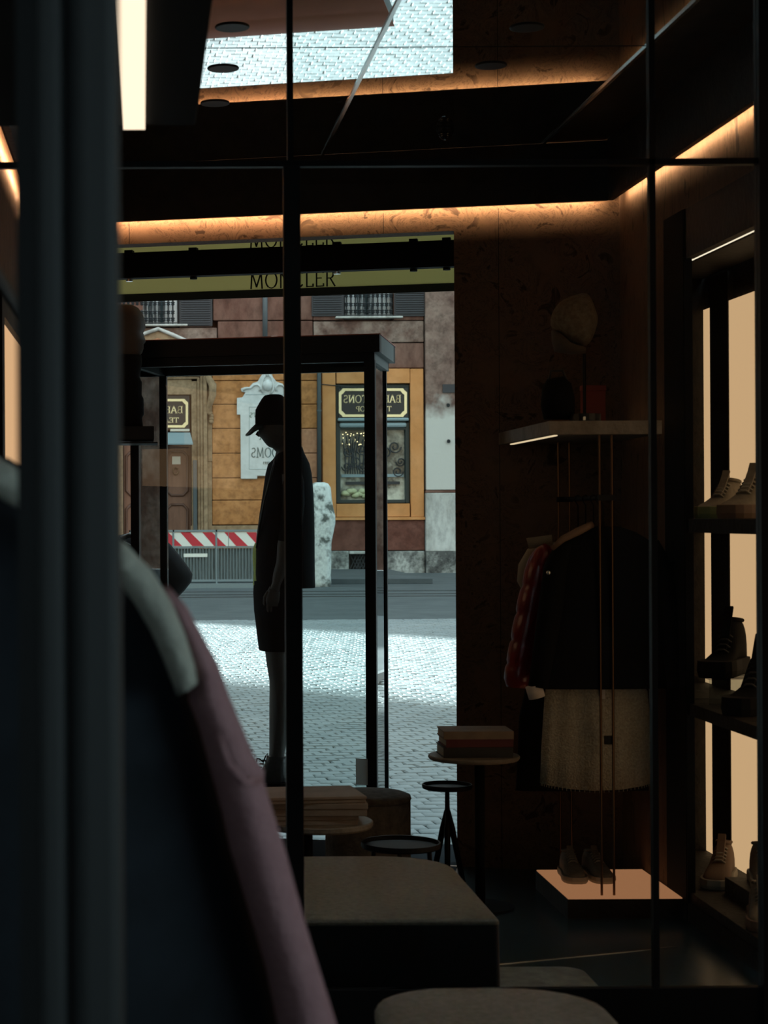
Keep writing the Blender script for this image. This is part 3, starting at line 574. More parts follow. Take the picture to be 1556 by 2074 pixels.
garment('puffer_jacket', 'glossy dark red quilted puffer jacket behind the black coat', 'jacket', Yp,
    [(1085, 1195, 1265, .015), (1105, 1130, 1325, .05), (1150, 1100, 1350, .06), (1190, 1098, 1352, .05), (1240, 1090, 1360, .062), (1262, 1092, 1358, .05), (1310, 1085, 1362, .062), (1350, 1086, 1362, .05), (1385, 1085, 1362, .055)], 'redpuff', 1.34, extra=[('sleeve', puff, 'redpuff')])
Yg = 6.86
garment('jacket', 'beige cotton jacket with turned-up collar, furthest left on the hanging bar', 'jacket', Yg,
    [(1085, 1190, 1265, .012), (1098, 1120, 1320, .03), (1125, 1090, 1340, .036), (1200, 1095, 1345, .036), (1300, 1110, 1345, .036), (1360, 1112, 1345, .036)], 'beige', 1.34, extra=[
    ('sleeve', MB().tube([P(1112, 1105, Yg), P(1082, 1125, Yg), P(1070, 1150, Yg), P(1066, 1175, Yg), P(1076, 1200, Yg)], [.022, .034, .038, .034, .026], 14), 'beige'),
    ('collar', MB().prism([P(1066, 1090, Yg - .06), P(1118, 1083, Yg - .06), P(1120, 1104, Yg - .06), P(1072, 1112, Yg - .06)], [P(1066, 1090, Yg - .04), P(1118, 1083, Yg - .04), P(1120, 1104, Yg - .04), P(1072, 1112, Yg - .04)]), 'beige')])
Yd = 6.98
garment('coat', 'long black coat at the back of the hanging bar', 'coat', Yd,
    [(1075, 1200, 1260, .012), (1095, 1135, 1310, .03), (1140, 1110, 1335, .036), (1300, 1085, 1345, .036), (1450, 1052, 1345, .036), (1600, 1045, 1340, .036)], 'blackm', 1.35)
Yk = 6.66
sk = [(1380, 1108, 1300, .035), (1400, 1104, 1312, .04), (1460, 1100, 1318, .043), (1530, 1096, 1320, .045), (1585, 1094, 1322, .047)]
rg = []
for y, xl_, xr2, ry in sk:
    a, b = P(xl_, y, Yk), P(xr2, y, Yk); n = 72
    rg.append([((a.x + b.x) / 2 + (b.x - a.x) / 2 * math.cos(2 * math.pi * k / n), Yk + (ry + .005 * math.sin(k * 1.1)) * math.sin(2 * math.pi * k / n), (a.z + b.z) / 2 - (.022 * (1 - math.cos(2 * math.pi * k / n) ** 2) if y == 1585 else 0)) for k in range(n)])
t = thing('skirt', 'beige tweed skirt with a curved fringed hem hanging below the black coat', 'skirt', (xm, Yk, .5), 'clothes on the hanging bar')
MB().loft(rg[::-1]).build('body', 'tweed', t, True)
fr_ = MB()
for k in range(38, 70):
    p = Vector(rg[-1][k]); fr_.box(p.x - .0012, p.x + .0012, p.y - .001, p.y + .001, p.z - .008, p.z)
fr_.build('fringe', 'shoesole', t)
MB().box(xm - .009, xm + .004, Yk - .060, Yk - .056, P(1232, 1412, Yk).z, P(1232, 1393, Yk).z).build('tag', 'shirt', t)
MB().box(P(1226, 1500, 6.55).x, P(1242, 1500, 6.55).x, 6.552, 6.566, P(1232, 1508, 6.55).z, P(1232, 1491, 6.55).z).build('clip', 'black', t)
hanger(t, Yk, xm, P(1229, 1385, Yk).z)

# objects on the rack shelf
Yh = 6.8
sxp = P(1184, 780, Yh).x
t = thing('hat_stand', 'thin dark stand holding a hat on the stone shelf', 'stand', (sxp, Yh, zt))
MB().lathe([(.055, 0), (.055, .008), (.008, .012)], (sxp, Yh, zt), 30).build('base', 'black', t)
MB().tube([(sxp, Yh, zt + .01), (sxp, Yh, P(1184, 712, Yh).z)], .006, 10).build('rod', 'black', t)
t = thing('hat', 'tilted beige speckled hat displayed high on the thin stand', 'hat', (sxp, Yh, P(1165, 712, Yh).z))
oc = [(1190, 588), (1200, 610), (1210, 640), (1212, 652), (1200, 690), (1188, 706), (1168, 700), (1142, 690), (1116, 664), (1113, 650), (1122, 622), (1140, 604), (1165, 597)]
cc = P(1163, 650, Yh)
def bulge(outline, Y, dep):
    cx = sum(p[0] for p in outline) / len(outline); cy = sum(p[1] for p in outline) / len(outline); rg = []
    for s_, dz in ((.3, -1), (.7, -.8), (.93, -.4), (1, 0), (.93, .4), (.7, .8), (.3, 1)):
        rg.append([P(cx + (x - cx) * s_, cy + (y - cy) * s_, Y) + Vector((0, dep * dz, 0)) for x, y in outline])
    return MB().loft(rg)
bulge(oc, Yh - .01, .09).build('crown', 'hat', t, True, sub=1)
oc2 = [(1118, 668), (1142, 692), (1168, 702), (1187, 706), (1186, 716), (1160, 718), (1125, 712), (1119, 690)]
bulge(oc2, Yh - .005, .07).build('band', 'hatd', t, True)
bo = [(1108, 768), (1140, 762), (1156, 775), (1164, 806), (1164, 850), (1102, 850), (1096, 820), (1099, 785)]
t = thing('handbag', 'rounded black padded bag standing on the stone shelf', 'bag', P(1130, 850, 6.66))
bulge(bo, 6.66, .06).build('body', 'cloth', t, True)
MB().tube([P(1112, 772, 6.66), P(1116, 752, 6.66), P(1140, 750, 6.66), P(1148, 770, 6.66)], .005, 8).build('handle', 'leather', t, True)
t = thing('strap_coil', 'coiled black belt with a tiny metal buckle lying on the stone shelf', 'belt', P(1185, 850, 6.63))
for i in range(3):
    MB().lathe([(.05 - i * .013, 0), (.053 - i * .013, 0), (.053 - i * .013, .03 - i * .003), (.05 - i * .013, .03 - i * .003)], (P(1186, 850, 6.63).x, 6.63, zt), 28).build('coil', 'leather', t)
MB().box(P(1181, 840, 6.57).x, P(1186, 840, 6.57).x, 6.566, 6.574, zt + .005, zt + .018).build('buckle', 'chrome', t)
q = P(1204, 815, 6.9)
t = thing('gift_box', 'upright dark red box leaning at the back of the stone shelf', 'box', (q.x, 6.9, zt))
zz = P(1204, 780, 6.9).z
MB().box(q.x - .042, q.x + .042, 6.9, 6.94, zt, zz - .02).build('base', 'redbox', t, bevel=.002)
MB().box(q.x - .044, q.x + .044, 6.898, 6.942, zz - .0199, zz).build('lid', 'redbox', t, bevel=.002)

# ------------------------------------------------------------------ light table with shoes
z1 = P(1250, 1819, 6.5).z; x0 = P(1150, 1819, 6.5).x; y1 = 6.5 * 770 / 712
t = thing('light_table', 'low dark plinth with a softly glowing top below the hanging clothes', 'plinth', (1.65, 6.75, 0))
MB().box(x0, XR - .005, 6.5, y1, 0, z1 - .004).build('base', 'fascia', t)
MB().box(x0 + .003, XR - .008, 6.503, y1 - .003, z1 - .004, z1).build('glowing_top', 'boxtop', t)

def shoe(label, loc, head, L, upper, sole, chunky=1.0, high=1.0, group='trainers on display', cat='shoe', tilt=0.0, lace='shoesole'):
    t = thing('sneaker', label, cat, loc, group); ca, sa = math.cos(head), math.sin(head); ct_, st = math.cos(tilt), math.sin(tilt)
    def g(x, y, z):
        x, z = (x * ct_ - z * st), (x * st + z * ct_)
        return Vector((loc[0] + x * ca - y * sa, loc[1] + x * sa + y * ca, loc[2] + z))
    T = [0, .05, .15, .28, .4, .55, .7, .85, .95, 1.0]
    hw = [.07, .115, .135, .135, .135, .15, .17, .165, .125, .06]
    top = [.34, .40, .42, .41, .37, .29, .225, .185, .15, .11]
    s0 = .085 * chunky
    rg = []
    for tt, w_, h_ in zip(T, hw, top):
        hh = (h_ * high if tt < .5 else h_ * (1 + (high - 1) * max(0, .6 - tt))) * L
        w2 = w_ * L * .94; pts = []
        for k in range(13):
            a = math.pi * k / 12; c, s_ = math.cos(a), math.sin(a)
            pts.append(g((tt - .5) * L, w2 * math.copysign(abs(c) ** .7, c), s0 * L + max(hh - s0 * L, .004) * s_ ** .75))
        rg.append(pts)
    MB().loft(rg).build('upper', upper, t, True)
    # sole with flared, scalloped edge
    ol = []
    for s_ in (1, -1):
        seq = list(zip(T, hw)) if s_ == 1 else list(zip(T, hw))[::-1]
        for i, (tt, w_) in enumerate(seq): ol.append(((tt - .5) * L * 1.04, s_ * (w_ * L * 1.05 + .003 * chunky)))
    so = MB().loft([[g(x * .98, y * .96, 0) for x, y in ol], [g(x * 1.01, y * 1.03, s0 * L * .45) for x, y in ol], [g(x, y, s0 * L * 1.15) for x, y in ol]]).build('sole', sole, t, bevel=.002)
    # collar, tongue, laces
    zc2 = .405 * L * high
    MB().tube([g((-.33 + .155 * math.cos(a)) * L, .085 * L * math.sin(a), zc2 + .02 * L * math.cos(a)) for a in [2 * math.pi * k / 16 for k in range(17)]], .017 * L * 1.2, 8).build('collar', upper, t, True)
    MB().loft([[g(x * L, y * L, z * L) for y, z in ((-.05, zz), (.05, zz), (.045, zz + .02), (-.045, zz + .02))] for x, zz in ((.12, .27), (0, .35 + .1 * (high - 1)), (-.11, .43 * high), (-.16, .50 * high))]).build('tongue', upper, t)
    for k in range(5):
        x = .13 - k * .052; z = (.272 + k * .028) + .35 * (high - 1) * k * .15
        MB().tube([g(x * L, -.075 * L, z * L - .012 * L), g(x * L, -.03 * L, z * L + .022 * L), g((x - .01) * L, .03 * L, z * L + .022 * L), g((x - .02) * L, .075 * L, z * L - .012 * L)], .011 * L, 6).build('lace', lace, t, True)
    return t
for i, (x, w_) in enumerate(((1187, 'left'), (1240, 'right'))):
    p = P(x, 1786, 6.62); shoe('pale trainer seen from the toe, %s of the pair on the glowing plinth' % w_, (p.x + .004, 6.86, z1 + .0005), -math.pi / 2 + (.05 if i else -.05), .235, 'shoe', 'redbox' if 0 else 'shoesole', 1.1, .92, 'pair of trainers on the glowing plinth')
# shelving shoes
xs_ = 2.02
shoe('chunky taupe trainer with yellow-green edging, left on the top shelf', (2.03, 6.585, SH[0][1] + .0005), math.radians(-130), .285, 'shoe', 'shoelime', 1.5, 1.15, 'trainers on the top shelf')
shoe('chunky taupe trainer on the top shelf, half behind the black post', (1.99, 6.17, SH[0][1] + .0005), math.radians(-130), .31, 'shoe', 'shoebrown', 1.5, 1.15, 'trainers on the top shelf')
t = thing('shoe_riser', 'clear acrylic riser on the middle shelf under the black boots', 'stand', (2.0, 6.5, SH[1][1]))
MB().box(1.93, 2.12, 6.40, 6.62, SH[1][1] + .085, SH[1][1] + .09).build('plate', 'acrylic', t)
for y in (6.402, 6.612): MB().box(1.93, 2.12, y, y + .005, SH[1][1], SH[1][1] + .0849).build('side', 'acrylic', t)
shoe('chunky black high-top boot on the acrylic riser', (2.02, 6.52, SH[1][1] + .0905), math.radians(-125), .31, 'shoeblack', 'blacksole', 1.9, 1.5, 'black boots on the middle shelf', 'boot', lace='lace')
shoe('black high-top boot by the black post on the middle shelf', (2.0, 6.15, SH[1][1] + .0005), math.radians(-130), .32, 'shoeblack', 'blacksole', 1.9, 1.55, 'black boots on the middle shelf', 'boot', lace='lace')
shoe('brown and beige trainer, furthest back on the bottom shelf', (2.03, 6.62, SH[2][1] + .0005), math.radians(-115), .29, 'shoebrown', 'shoesole', 1.2, 1.1, 'trainers on the bottom shelf')
t = thing('shoe_riser', 'low dark riser block at the back of the bottom shelf', 'stand', (2.1, 6.28, SH[2][1]))
MB().box(1.99, 2.16, 6.13, 6.44, SH[2][1], SH[2][1] + .055).build('block', 'fascia', t, bevel=.002)
shoe('taupe trainer raised on the low block of the bottom shelf', (2.075, 6.29, SH[2][1] + .0555), math.radians(-100), .27, 'shoe', 'shoesole', 1.2, 1.15, 'trainers on the bottom shelf')
shoe('taupe trainer lying in front on the bottom shelf beside the post', (1.955, 5.95, SH[2][1] + .0005), math.radians(-105), .27, 'shoe', 'shoebrown', 1.3, 1.05, 'trainers on the bottom shelf')

# ================================================================== VITRINE AND MANNEQUIN IN THE DOORWAY
CN, CF = 7.95, 8.485
vn, vf = (CN - C0) / NW, (CF - C0) / NW
uL, uRn = uof(PW(275, 1000, CN)), uof(PW(751, 1000, CN))
zt2 = 2.147; zb3 = .20
t = thing('display_vitrine', 'tall black framed glass display case standing in the street opening', 'vitrine', W((uL + uRn) / 2, (vn + vf) / 2, 0))
pw = .020
for nm, u, v, wdt in (('post', uL, vn, .018), ('post', uRn, vn, .022), ('post', uL + .005, vf, .014), ('post', uRn - .002, vf, .013)):
    MB().wbox(u - wdt, u + wdt, v - wdt, v + wdt, zb3, zt2 - .105).build(nm, 'black', t)
ov = .045
MB().wbox(uL - ov, uRn + ov, vn - ov, vn + .02, zt2 - .075, zt2 - .004).wbox(uL - ov, uRn + ov, vf - .02, vf + ov, zt2 - .075, zt2 - .004).wbox(uL - ov, uL + .02, vn + .02, vf - .02, zt2 - .075, zt2 - .004).build('top_frame', 'black', t)
MB().wbox(uRn - .02, uRn + ov, vn + .02, vf - .02, zt2 - .075, zt2 - .004).build('top_frame', 'vside', t)
MB().wbox(uL - ov - .004, uRn + ov + .004, vn - ov - .004, vf + ov + .004, zt2 - .004, zt2).build('top_cover', 'vitop', t)
MB().wbox(uL - .02, uRn + .02, vn - .015, vn + .015, zt2 - .112, zt2 - .0751).wbox(uL - .02, uL + .015, vn + .015, vf - .015, zt2 - .112, zt2 - .0751).wbox(uL - .02, uRn + .02, vf - .015, vf + .015, zt2 - .112, zt2 - .0751).build('lower_rail', 'black', t)
MB().wbox(uRn - .015, uRn + .02, vn + .015, vf - .015, zt2 - .112, zt2 - .0751).build('lower_rail', 'vside', t)
MB().wbox(uL + .019, uRn - .023, vn - .003, vn + .003, zb3, zt2 - .112).build('pane', 'glassv', t)
MB().wbox(uL + .02, uRn - .02, vf - .003, vf + .003, zb3, zt2 - .112).build('pane', 'glassv', t)
for u in (uL, uRn): MB().wbox(u - .003, u + .003, vn + .023, vf - .015, zb3, zt2 - .112).build('pane', 'glassv', t)
MB().wbox(uL - .025, uRn + .025, vn - .025, vf + .025, zb3 - .04, zb3).build('base_plate', 'black', t, bevel=.003)
for u in (uL + .03, uRn - .03):
    for v in (vn + .03, vf - .03): MB().wbox(u - .015, u + .015, v - .015, v + .015, -.05 if v > .5 else 0, zb3 - .04).build('foot', 'black', t)
q = PW(733, 1555, CN - .03)
t2 = thing('info_card', 'small pale card standing by the foot of the glass case', 'card', W(uof(q), vn - .033, P(733, 1585, 7.9).z))
qa, qb = uof(PW(721, 1550, CN - .03)), uof(PW(745, 1550, CN - .03)); za, zb4 = P(733, 1578, 7.87).z, P(733, 1526, 7.87).z
MB().wbox(qa, qb, vn - .032, vn - .029, za, zb4).build('card', 'card', t2)
MB().wbox(qa, qb, vn - .036, vn - .026, za - .012, za).build('holder', 'acrylic', t2)

YM = 8.07
t = thing('mannequin', 'dark mannequin in cap, oversized jacket and shorts, head bowed to the left', 'mannequin', P(560, 1590, YM))
head = [(812, 536, 588, .035), (835, 524, 598, .07), (855, 522, 603, .078), (870, 524, 604, .078), (878, 522, 604, .075), (882, 524, 604, .072), (888, 530, 603, .066), (896, 536, 601, .058), (902, 541, 600, .05), (905, 545, 600, .045)]
rg = []
neck = [(880, 560, 606, .05), (900, 558, 607, .05), (915, 559, 609, .052), (930, 556, 612, .06), (945, 550, 616, .08)]
leg_rows = [(1290, 536, 590, .07), (1320, 536, 583, .062), (1350, 540, 583, .058), (1380, 545, 583, .054), (1400, 545.5, 583, .055), (1440, 545, 583, .056), (1470, 545, 581, .052), (1500, 545, 577, .044), (1525, 545, 574, .038), (1545, 544, 574, .038), (1562, 540, 576, .04)]
# one continuous body: head, neck, trunk
trunk = [(960, 548, 622, .115), (1000, 545, 628, .115), (1060, 540, 628, .115), (1130, 530, 622, .115), (1200, 524, 610, .115), (1260, 528, 604, .115), (1300, 534, 596, .115)]
def nose(prof): return prof
bodyrings = []
for y, xl_, xr2, ry in head + [(908, 553, 604, .047)] + neck[2:] + trunk:
    a, b = P(xl_, y, YM), P(xr2, y, YM); bodyrings.append(ring((a.x + b.x) / 2, YM, (a.z + b.z) / 2, (b.x - a.x) / 2, ry, 28, 2.1))
for k_, rr in enumerate(bodyrings[:1]): pass
MB().loft(bodyrings[::-1]).build('body', 'skin', t, True)
MB().tube([P(523, 874, YM), P(521, 879, YM), P(526, 884, YM)], [.004, .008, .004], 8).build('nose', 'skin', t, True)
for s_ in (-1, 1):
    MB().tube([P(574, 862, YM + s_ * .077), P(579, 868, YM + s_ * .082), P(577, 878, YM + s_ * .081), P(572, 884, YM + s_ * .076)], [.005, .011, .009, .004], 8, .5).build('ear', 'skin', t, True)
for s_ in (-1, 1):
    lr = []
    for y, xl_, xr2, ry in leg_rows:
        a, b = P(xl_, y, YM), P(xr2, y, YM); off = .0 if s_ < 0 else .006
        lr.append(ring((a.x + b.x) / 2 + off, YM + s_ * .07, (a.z + b.z) / 2, (b.x - a.x) / 2, ry, 22))
    MB().loft(lr[::-1]).build('leg', 'skin', t, True)
# arms + hands
for s_ in (-1, 1):
    ya = YM + s_ * .128
    MB().tube([P(588, 960, ya), P(590, 1010, ya), P(582, 1080, ya), P(577, 1105, ya), P(574, 1140, ya), P(565, 1165, ya), P(560, 1184, ya), P(556, 1196, ya)], [.035, .037, .034, .034, .032, .026, .020, .022], 14, 1.0).build('arm', 'skin', t, True)
    hd = MB().tube([P(557, 1188, ya), P(555, 1200, ya), P(554, 1216, ya), P(554, 1228, ya)], [.022, .029, .032, .028], 14, .45)
    for i, (fx, ln) in enumerate(((543.5, 20), (550, 28), (556.5, 26), (563, 17))):
        hd.tube([P(fx, 1222, ya), P(fx, 1222 + ln * .5, ya + s_ * .002), P(fx + .5, 1222 + ln * .8, ya - s_ * .003), P(fx + 1, 1222 + ln, ya - s_ * .008)], [.0075, .0072, .0066, .004], 8)
    hd.tube([P(544, 1198, ya), P(537, 1210, ya - s_ * .012), P(536, 1222, ya - s_ * .016), P(538, 1232, ya - s_ * .018)], [.009, .0085, .0075, .004], 8)
    hd.build('hand', 'skin', t, True)
# clothes
cap = MB(); rg = []
for y, xl_, xr2, ry in [(799, 546, 566, .02), (801, 536, 572, .045), (808, 530, 578, .065), (818, 524, 585, .08), (830, 517.5, 596, .088), (845, 517, 604, .092), (858, 517, 607, .092), (862, 518, 607, .09)]:
    a, b = P(xl_, y, YM), P(xr2, y, YM); rg.append(ring((a.x + b.x) / 2, YM, (a.z + b.z) / 2, (b.x - a.x) / 2, ry, 28))
cap.loft(rg[::-1]); cp = cap.build('cap', 'cloth', t, True)
br = MB(); rg = []
for xx, ytop, ybot, hw_ in ((530, 851, 868, .075), (518, 858, 873, .078), (508, 868, 881, .066), (501, 876, 883, .046), (497.5, 879.5, 882, .022)):
    c = P(xx, ytop, YM); e = P(xx, ybot, YM)
    rg.append([(c.x, YM - hw_, e.z), (c.x, YM - hw_ * .6, c.z - .003), (c.x, YM, c.z), (c.x, YM + hw_ * .6, c.z - .003), (c.x, YM + hw_, e.z), (c.x, YM + hw_ * .6, e.z), (c.x, YM, e.z + .004), (c.x, YM - hw_ * .6, e.z)])
br.loft(rg); br.build('brim', 'clothg', cp, True)
jk = [(905, 590, 612, .05), (918, 562, 616, .085), (930, 553, 622, .105), (940, 543, 627, .105), (960, 538, 631, .135), (1000, 532.5, 634.5, .14), (1040, 526, 636, .14), (1090, 519.5, 637, .14), (1115, 517.5, 637, .14), (1165, 517, 637.5, .14), (1184, 518, 638, .14), (1190, 519, 638, .135)]
jo = rows(jk, YM, 32, 2.4).build('jacket', 'cloth', t, True)
for s_ in (-1, 1):
    ya = YM + s_ * .128
    MB().tube([P(592, 948, YM + s_ * .10), P(594, 975, ya), P(594, 1020, ya), P(588, 1075, ya), P(584, 1098, ya)], [.035, .046, .048, .048, .046], 18).build('sleeve', 'cloth', jo, True)
MB().tube([P(557, 932, YM - .05), P(552, 950, YM - .12), P(546, 975, YM - .14), P(537, 1010, YM - .12), P(527, 1060, YM - .08), P(520, 1110, YM - .04)], .005, 6).build('zip', 'clothg', jo, True)
rows([(1100, 516, 560, .03), (1112, 512.5, 600, .04), (1128, 511.5, 605, .045), (1160, 514, 605, .045), (1184, 512.5, 606, .07), (1186, 514, 606, .06)], YM, 28).build('undershirt', 'yellow', t, True)
rows([(1176, 514, 606, .13), (1200, 513, 606, .135), (1235, 514.5, 606, .14), (1280, 520, 605, .142), (1313, 524, 604, .142), (1316, 525, 603, .14)], YM, 28).build('shorts', 'cloth', t, True)
# boots
for s_ in (-1, 1):
    yb5 = YM + s_ * .07
    bt = rows([(1532, 540, 579, .040), (1544, 538, 580, .042), (1552, 534, 580, .045), (1560, 529, 581, .048), (1570, 524, 582, .05), (1580, 521, 583, .05), (1584, 521, 583, .05)], yb5, 20, 2.6).build('boot', 'leather', t, True)
    rows([(1583, 520, 584, .055), (1592, 520, 584, .055)], yb5, 20, 2.8).build('sole', 'blacksole', bt)
    for k in range(3):
        MB().tube([P(538 - k * 4, 1540 + k * 7, yb5 - .035), P(531 - k * 4, 1540 + k * 7, yb5), P(538 - k * 4, 1540 + k * 7, yb5 + .035)], .0035, 6).build('lace', 'lace', bt, True)
    MB().tube([P(534, 1542, yb5), P(538, 1532, yb5 - .01), P(542, 1526, yb5 - .01), P(543, 1534, yb5 - .01), P(538, 1544, yb5)], .003, 6).build('lace_loop', 'lace', bt, True)
    MB().tube([P(534, 1544, yb5), P(526, 1537, yb5 - .012), P(521, 1536, yb5 - .012), P(520, 1543, yb5 - .012)], .003, 6).build('lace_loop', 'lace', bt, True)

# bust on a shelf, far left, and dark jacket behind it
YB2 = 7.74
t = thing('mannequin_bust', 'dark mannequin head and padded collar facing right, on a small dark shelf', 'mannequin', P(258, 866, YB2))
hb = [(618, 240, 268, .03), (624, 226, 280, .055), (636, 216, 289, .07), (652, 212, 294, .075), (664, 211, 295, .075), (675, 212, 290, .073), (686, 214, 294, .07), (692, 216, 295.5, .068), (698, 218, 291, .065), (706, 220, 291, .06), (715, 224, 288, .055), (721, 226, 282, .05), (730, 228, 276, .05), (748, 226, 276, .05)]
rows(hb, YB2, 26).build('head', 'skin', t, True)
rows([(720, 216, 287, .06), (735, 212, 288, .075), (752, 205, 285, .085), (764, 200, 283, .085), (775, 192, 288, .09), (800, 186, 287, .09), (808, 182, 291, .09), (840, 180, 292, .09), (846, 180, 288, .085), (866, 185, 290, .08)], YB2, 26).build('padded_jacket', 'cloth', t, True)
t = thing('wall_shelf', 'small dark shelf under the mannequin bust at the left of the opening', 'shelf', P(250, 893, YB2))
a, b = P(170, 868, YB2), P(312, 893, YB2)
MB().box(a.x, b.x, YB2 - .1, YB2 + .1, b.z, a.z + .004).build('top', 'black', t, bevel=.003)
a, b = P(170, 890, YB2), P(319, 897, YB2)
MB().box(a.x, b.x, YB2 - .11, YB2 + .11, b.z - .006, b.z).build('lip', 'black', t)
MB().tube([P(205, 896, YB2) - Vector((0, 0, 0)), Vector((P(205, 896, YB2).x, YB2, -.0))], .012, 12).build('leg', 'black', t)
YE = 9.0
t = thing('jacket_form', 'black glossy padded jacket with bent elbow, low behind the left of the glass case', 'jacket', P(300, 1330, YE))
el = [(240, 1084), (262, 1080), (290, 1074), (318, 1082), (345, 1102), (368, 1130), (384, 1152), (390, 1163), (388, 1178), (374, 1196), (358, 1212), (330, 1250), (300, 1330), (220, 1330), (210, 1200), (215, 1100)]
bulge(el, YE, .10).build('body', 'blackm', t, True)
MB().tube([P(246, 1090, YE - .09), P(262, 1084, YE - .10), P(276, 1090, YE - .10), P(270, 1104, YE - .10)], .012, 8).build('collar', 'leather', t, True)
MB().tube([P(250, 1098, YE - .10), P(285, 1115, YE - .104), P(305, 1145, YE - .104), P(318, 1180, YE - .10)], .006, 8).build('piping', 'vside', t, True)
MB().tube([P(300, 1328, YE), Vector((P(300, 1328, YE).x, YE, -.05))], .015, 12).build('stand', 'black', t)

# ================================================================== AWNING OVER THE OPENING
vv = 1.0; cv = C0 + vv * NW
t = thing('awning', 'olive yellow canvas awning valance with black lettering over the opening', 'awning', W(.4, .7, 2.45))
u0, u1 = -1.2, 1.75
MB().wbox(u0, u1, vv, vv + .004, 2.452, 2.74).build('valance', 'canvas', t)
MB().wbox(u0, u1, vv - .001, vv + .005, 2.415, 2.4519).build('hem', 'canvasdark', t)
MB().hexa([W(u0, .52, 3.25), W(u1, .52, 3.25), W(u1, vv, 2.741), W(u0, vv, 2.741)], [W(u0, .52, 3.255), W(u1, .52, 3.255), W(u1, vv, 2.746), W(u0, vv, 2.746)]).build('canopy', 'canvas', t)
q0, q1 = uof(PW(505, 570, cv)), uof(PW(681, 570, cv))
va = [c for c in t.children if c.name.startswith('valance')][0]
text_mb('MONCLER', .074, W((q0 + q1) / 2, vv - .0002, 2.457), UH, (0, 0, 1), -VH, .10, False, False, .05, q1 - q0, .002).build('lettering', 'letter', va)
text_mb('MONCLER', .074, W((q0 + q1) / 2, vv - .0002, 2.645), UH, (0, 0, 1), -VH, .10, False, False, .05, q1 - q0, .002).build('lettering', 'letter', va)
t = thing('light_track', 'black lighting track with small spotlights across the top of the opening', 'track light', W(.4, .5, 2.46))
MB().wbox(-1.2, 1.75, .47, .53, 2.458, 2.570).build('track', 'blackm', t)
for x in (262, 392, 683, 838, 905):
    u = uof(PW(x, 530, C0 + .5 * NW))
    MB().wbox(u - .018, u + .018, .48, .52, 2.570, 2.583).build('clamp', 'blackm', t)
    MB().tube([W(u, .5, 2.458), W(u, .5, 2.446)], .016, 16).build('spotlight', 'chrome' if x in (262, 683) else 'blackm', t)

# ================================================================== STREET
ZS = -.05
st = struct(MB().add([(-70, 7.2, ZS - .03), (60, 7.2, ZS - .03), (60, 47.9, ZS - .03), (-70, 47.9, ZS - .03)], [(0, 1, 2, 3)]).build('ground_street', 'mortar', origin=(0, 20, ZS - .03)))
vsh = []
def stone(w, l, jit, rnd):
    b = []; q = lambda: rnd.uniform(-jit, jit)
    base = [(-w / 2 + q(), -l / 2 + q()), (w / 2 + q(), -l / 2 + q()), (w / 2 + q(), l / 2 + q()), (-w / 2 + q(), l / 2 + q())]
    dz = rnd.uniform(-.002, .002); tx, ty = rnd.uniform(-.010, .010), rnd.uniform(-.010, .010)
    vs = [(x, y, -.03) for x, y in base] + [(x * .98, y * .98, -.010 + dz) for x, y in base] + [(x * .88, y * .88, -.001 + dz + x * tx + y * ty) for x, y in base] + [(0, 0, .001 + dz)]
    fs = [(0, 1, 5, 4), (1, 2, 6, 5), (2, 3, 7, 6), (3, 0, 4, 7), (4, 5, 9, 8), (5, 6, 10, 9), (6, 7, 11, 10), (7, 4, 8, 11), (8, 9, 12), (9, 10, 12), (10, 11, 12), (11, 8, 12)]
    return vs, fs
rnd = random.Random(3)
PITCH = .118; RA = math.radians(6)
var = []
for i in range(8):
    vs, fs = stone(.113, .113, .006, rnd); me = bpy.data.meshes.new('cobblestone'); me.from_pydata(vs, [], fs); me.update(); me.materials.append(M['cobble'])
    for p_ in me.polygons: p_.use_smooth = p_.index > 3
    var.append(me)
cells = []
for j in range(-20, 330):
    for i in range(-60, 130):
        lx = (i + (.5 if j % 2 else 0)) * PITCH + rnd.uniform(-.006, .006); ly = j * PITCH + .02 * math.sin(i * .21 + j * .05) + rnd.uniform(-.006, .006)
        X = lx * math.cos(RA) - ly * math.sin(RA) * .4; Y = 7.9 + lx * math.sin(RA) + ly
        if Y < C0 - TW * X + .62 or Y > 26.4: continue
        if X < -.025 * Y - .9 or X > .175 * Y + 1.1: continue
        cells.append((X, Y))
vis = sorted([c for c in cells if -.02 * c[1] < c[0] < .172 * c[1]], key=lambda c: c[1])[:300]
vset = set(vis)
for n_, (X, Y) in enumerate(vis):
    o = bpy.data.objects.new('cobblestone', var[n_ % 8]); COL.objects.link(o); o.parent = st
    o.location = (X, Y - 20, .03); o.rotation_euler = (0, 0, RA + (math.pi / 2) * (n_ % 4) + rnd.uniform(-.06, .06))
V_, F_ = [], []
for X, Y in cells:
    if (X, Y) in vset: continue
    me = var[rnd.randrange(8)]; a = RA + rnd.uniform(-.06, .06) + rnd.choice((0, math.pi)); ca, sa = math.cos(a), math.sin(a); b = len(V_)
    dz = rnd.uniform(-.0015, .0015)
    V_ += [(v.co.x * ca - v.co.y * sa + X, v.co.x * sa + v.co.y * ca + Y - 20, v.co.z + .03 + dz) for v in me.vertices]
    F_ += [tuple(i + b for i in p_.vertices) for p_ in me.polygons]
me = bpy.data.meshes.new('cobble_field'); me.from_pydata(V_, [], F_); me.update(); me.materials.append(M['cobble'])
o = bpy.data.objects.new('cobble_field', me); COL.objects.link(o); o.parent = st; o['kind'] = 'stuff'; o['label'] = 'further grey basalt cobbles of the street'
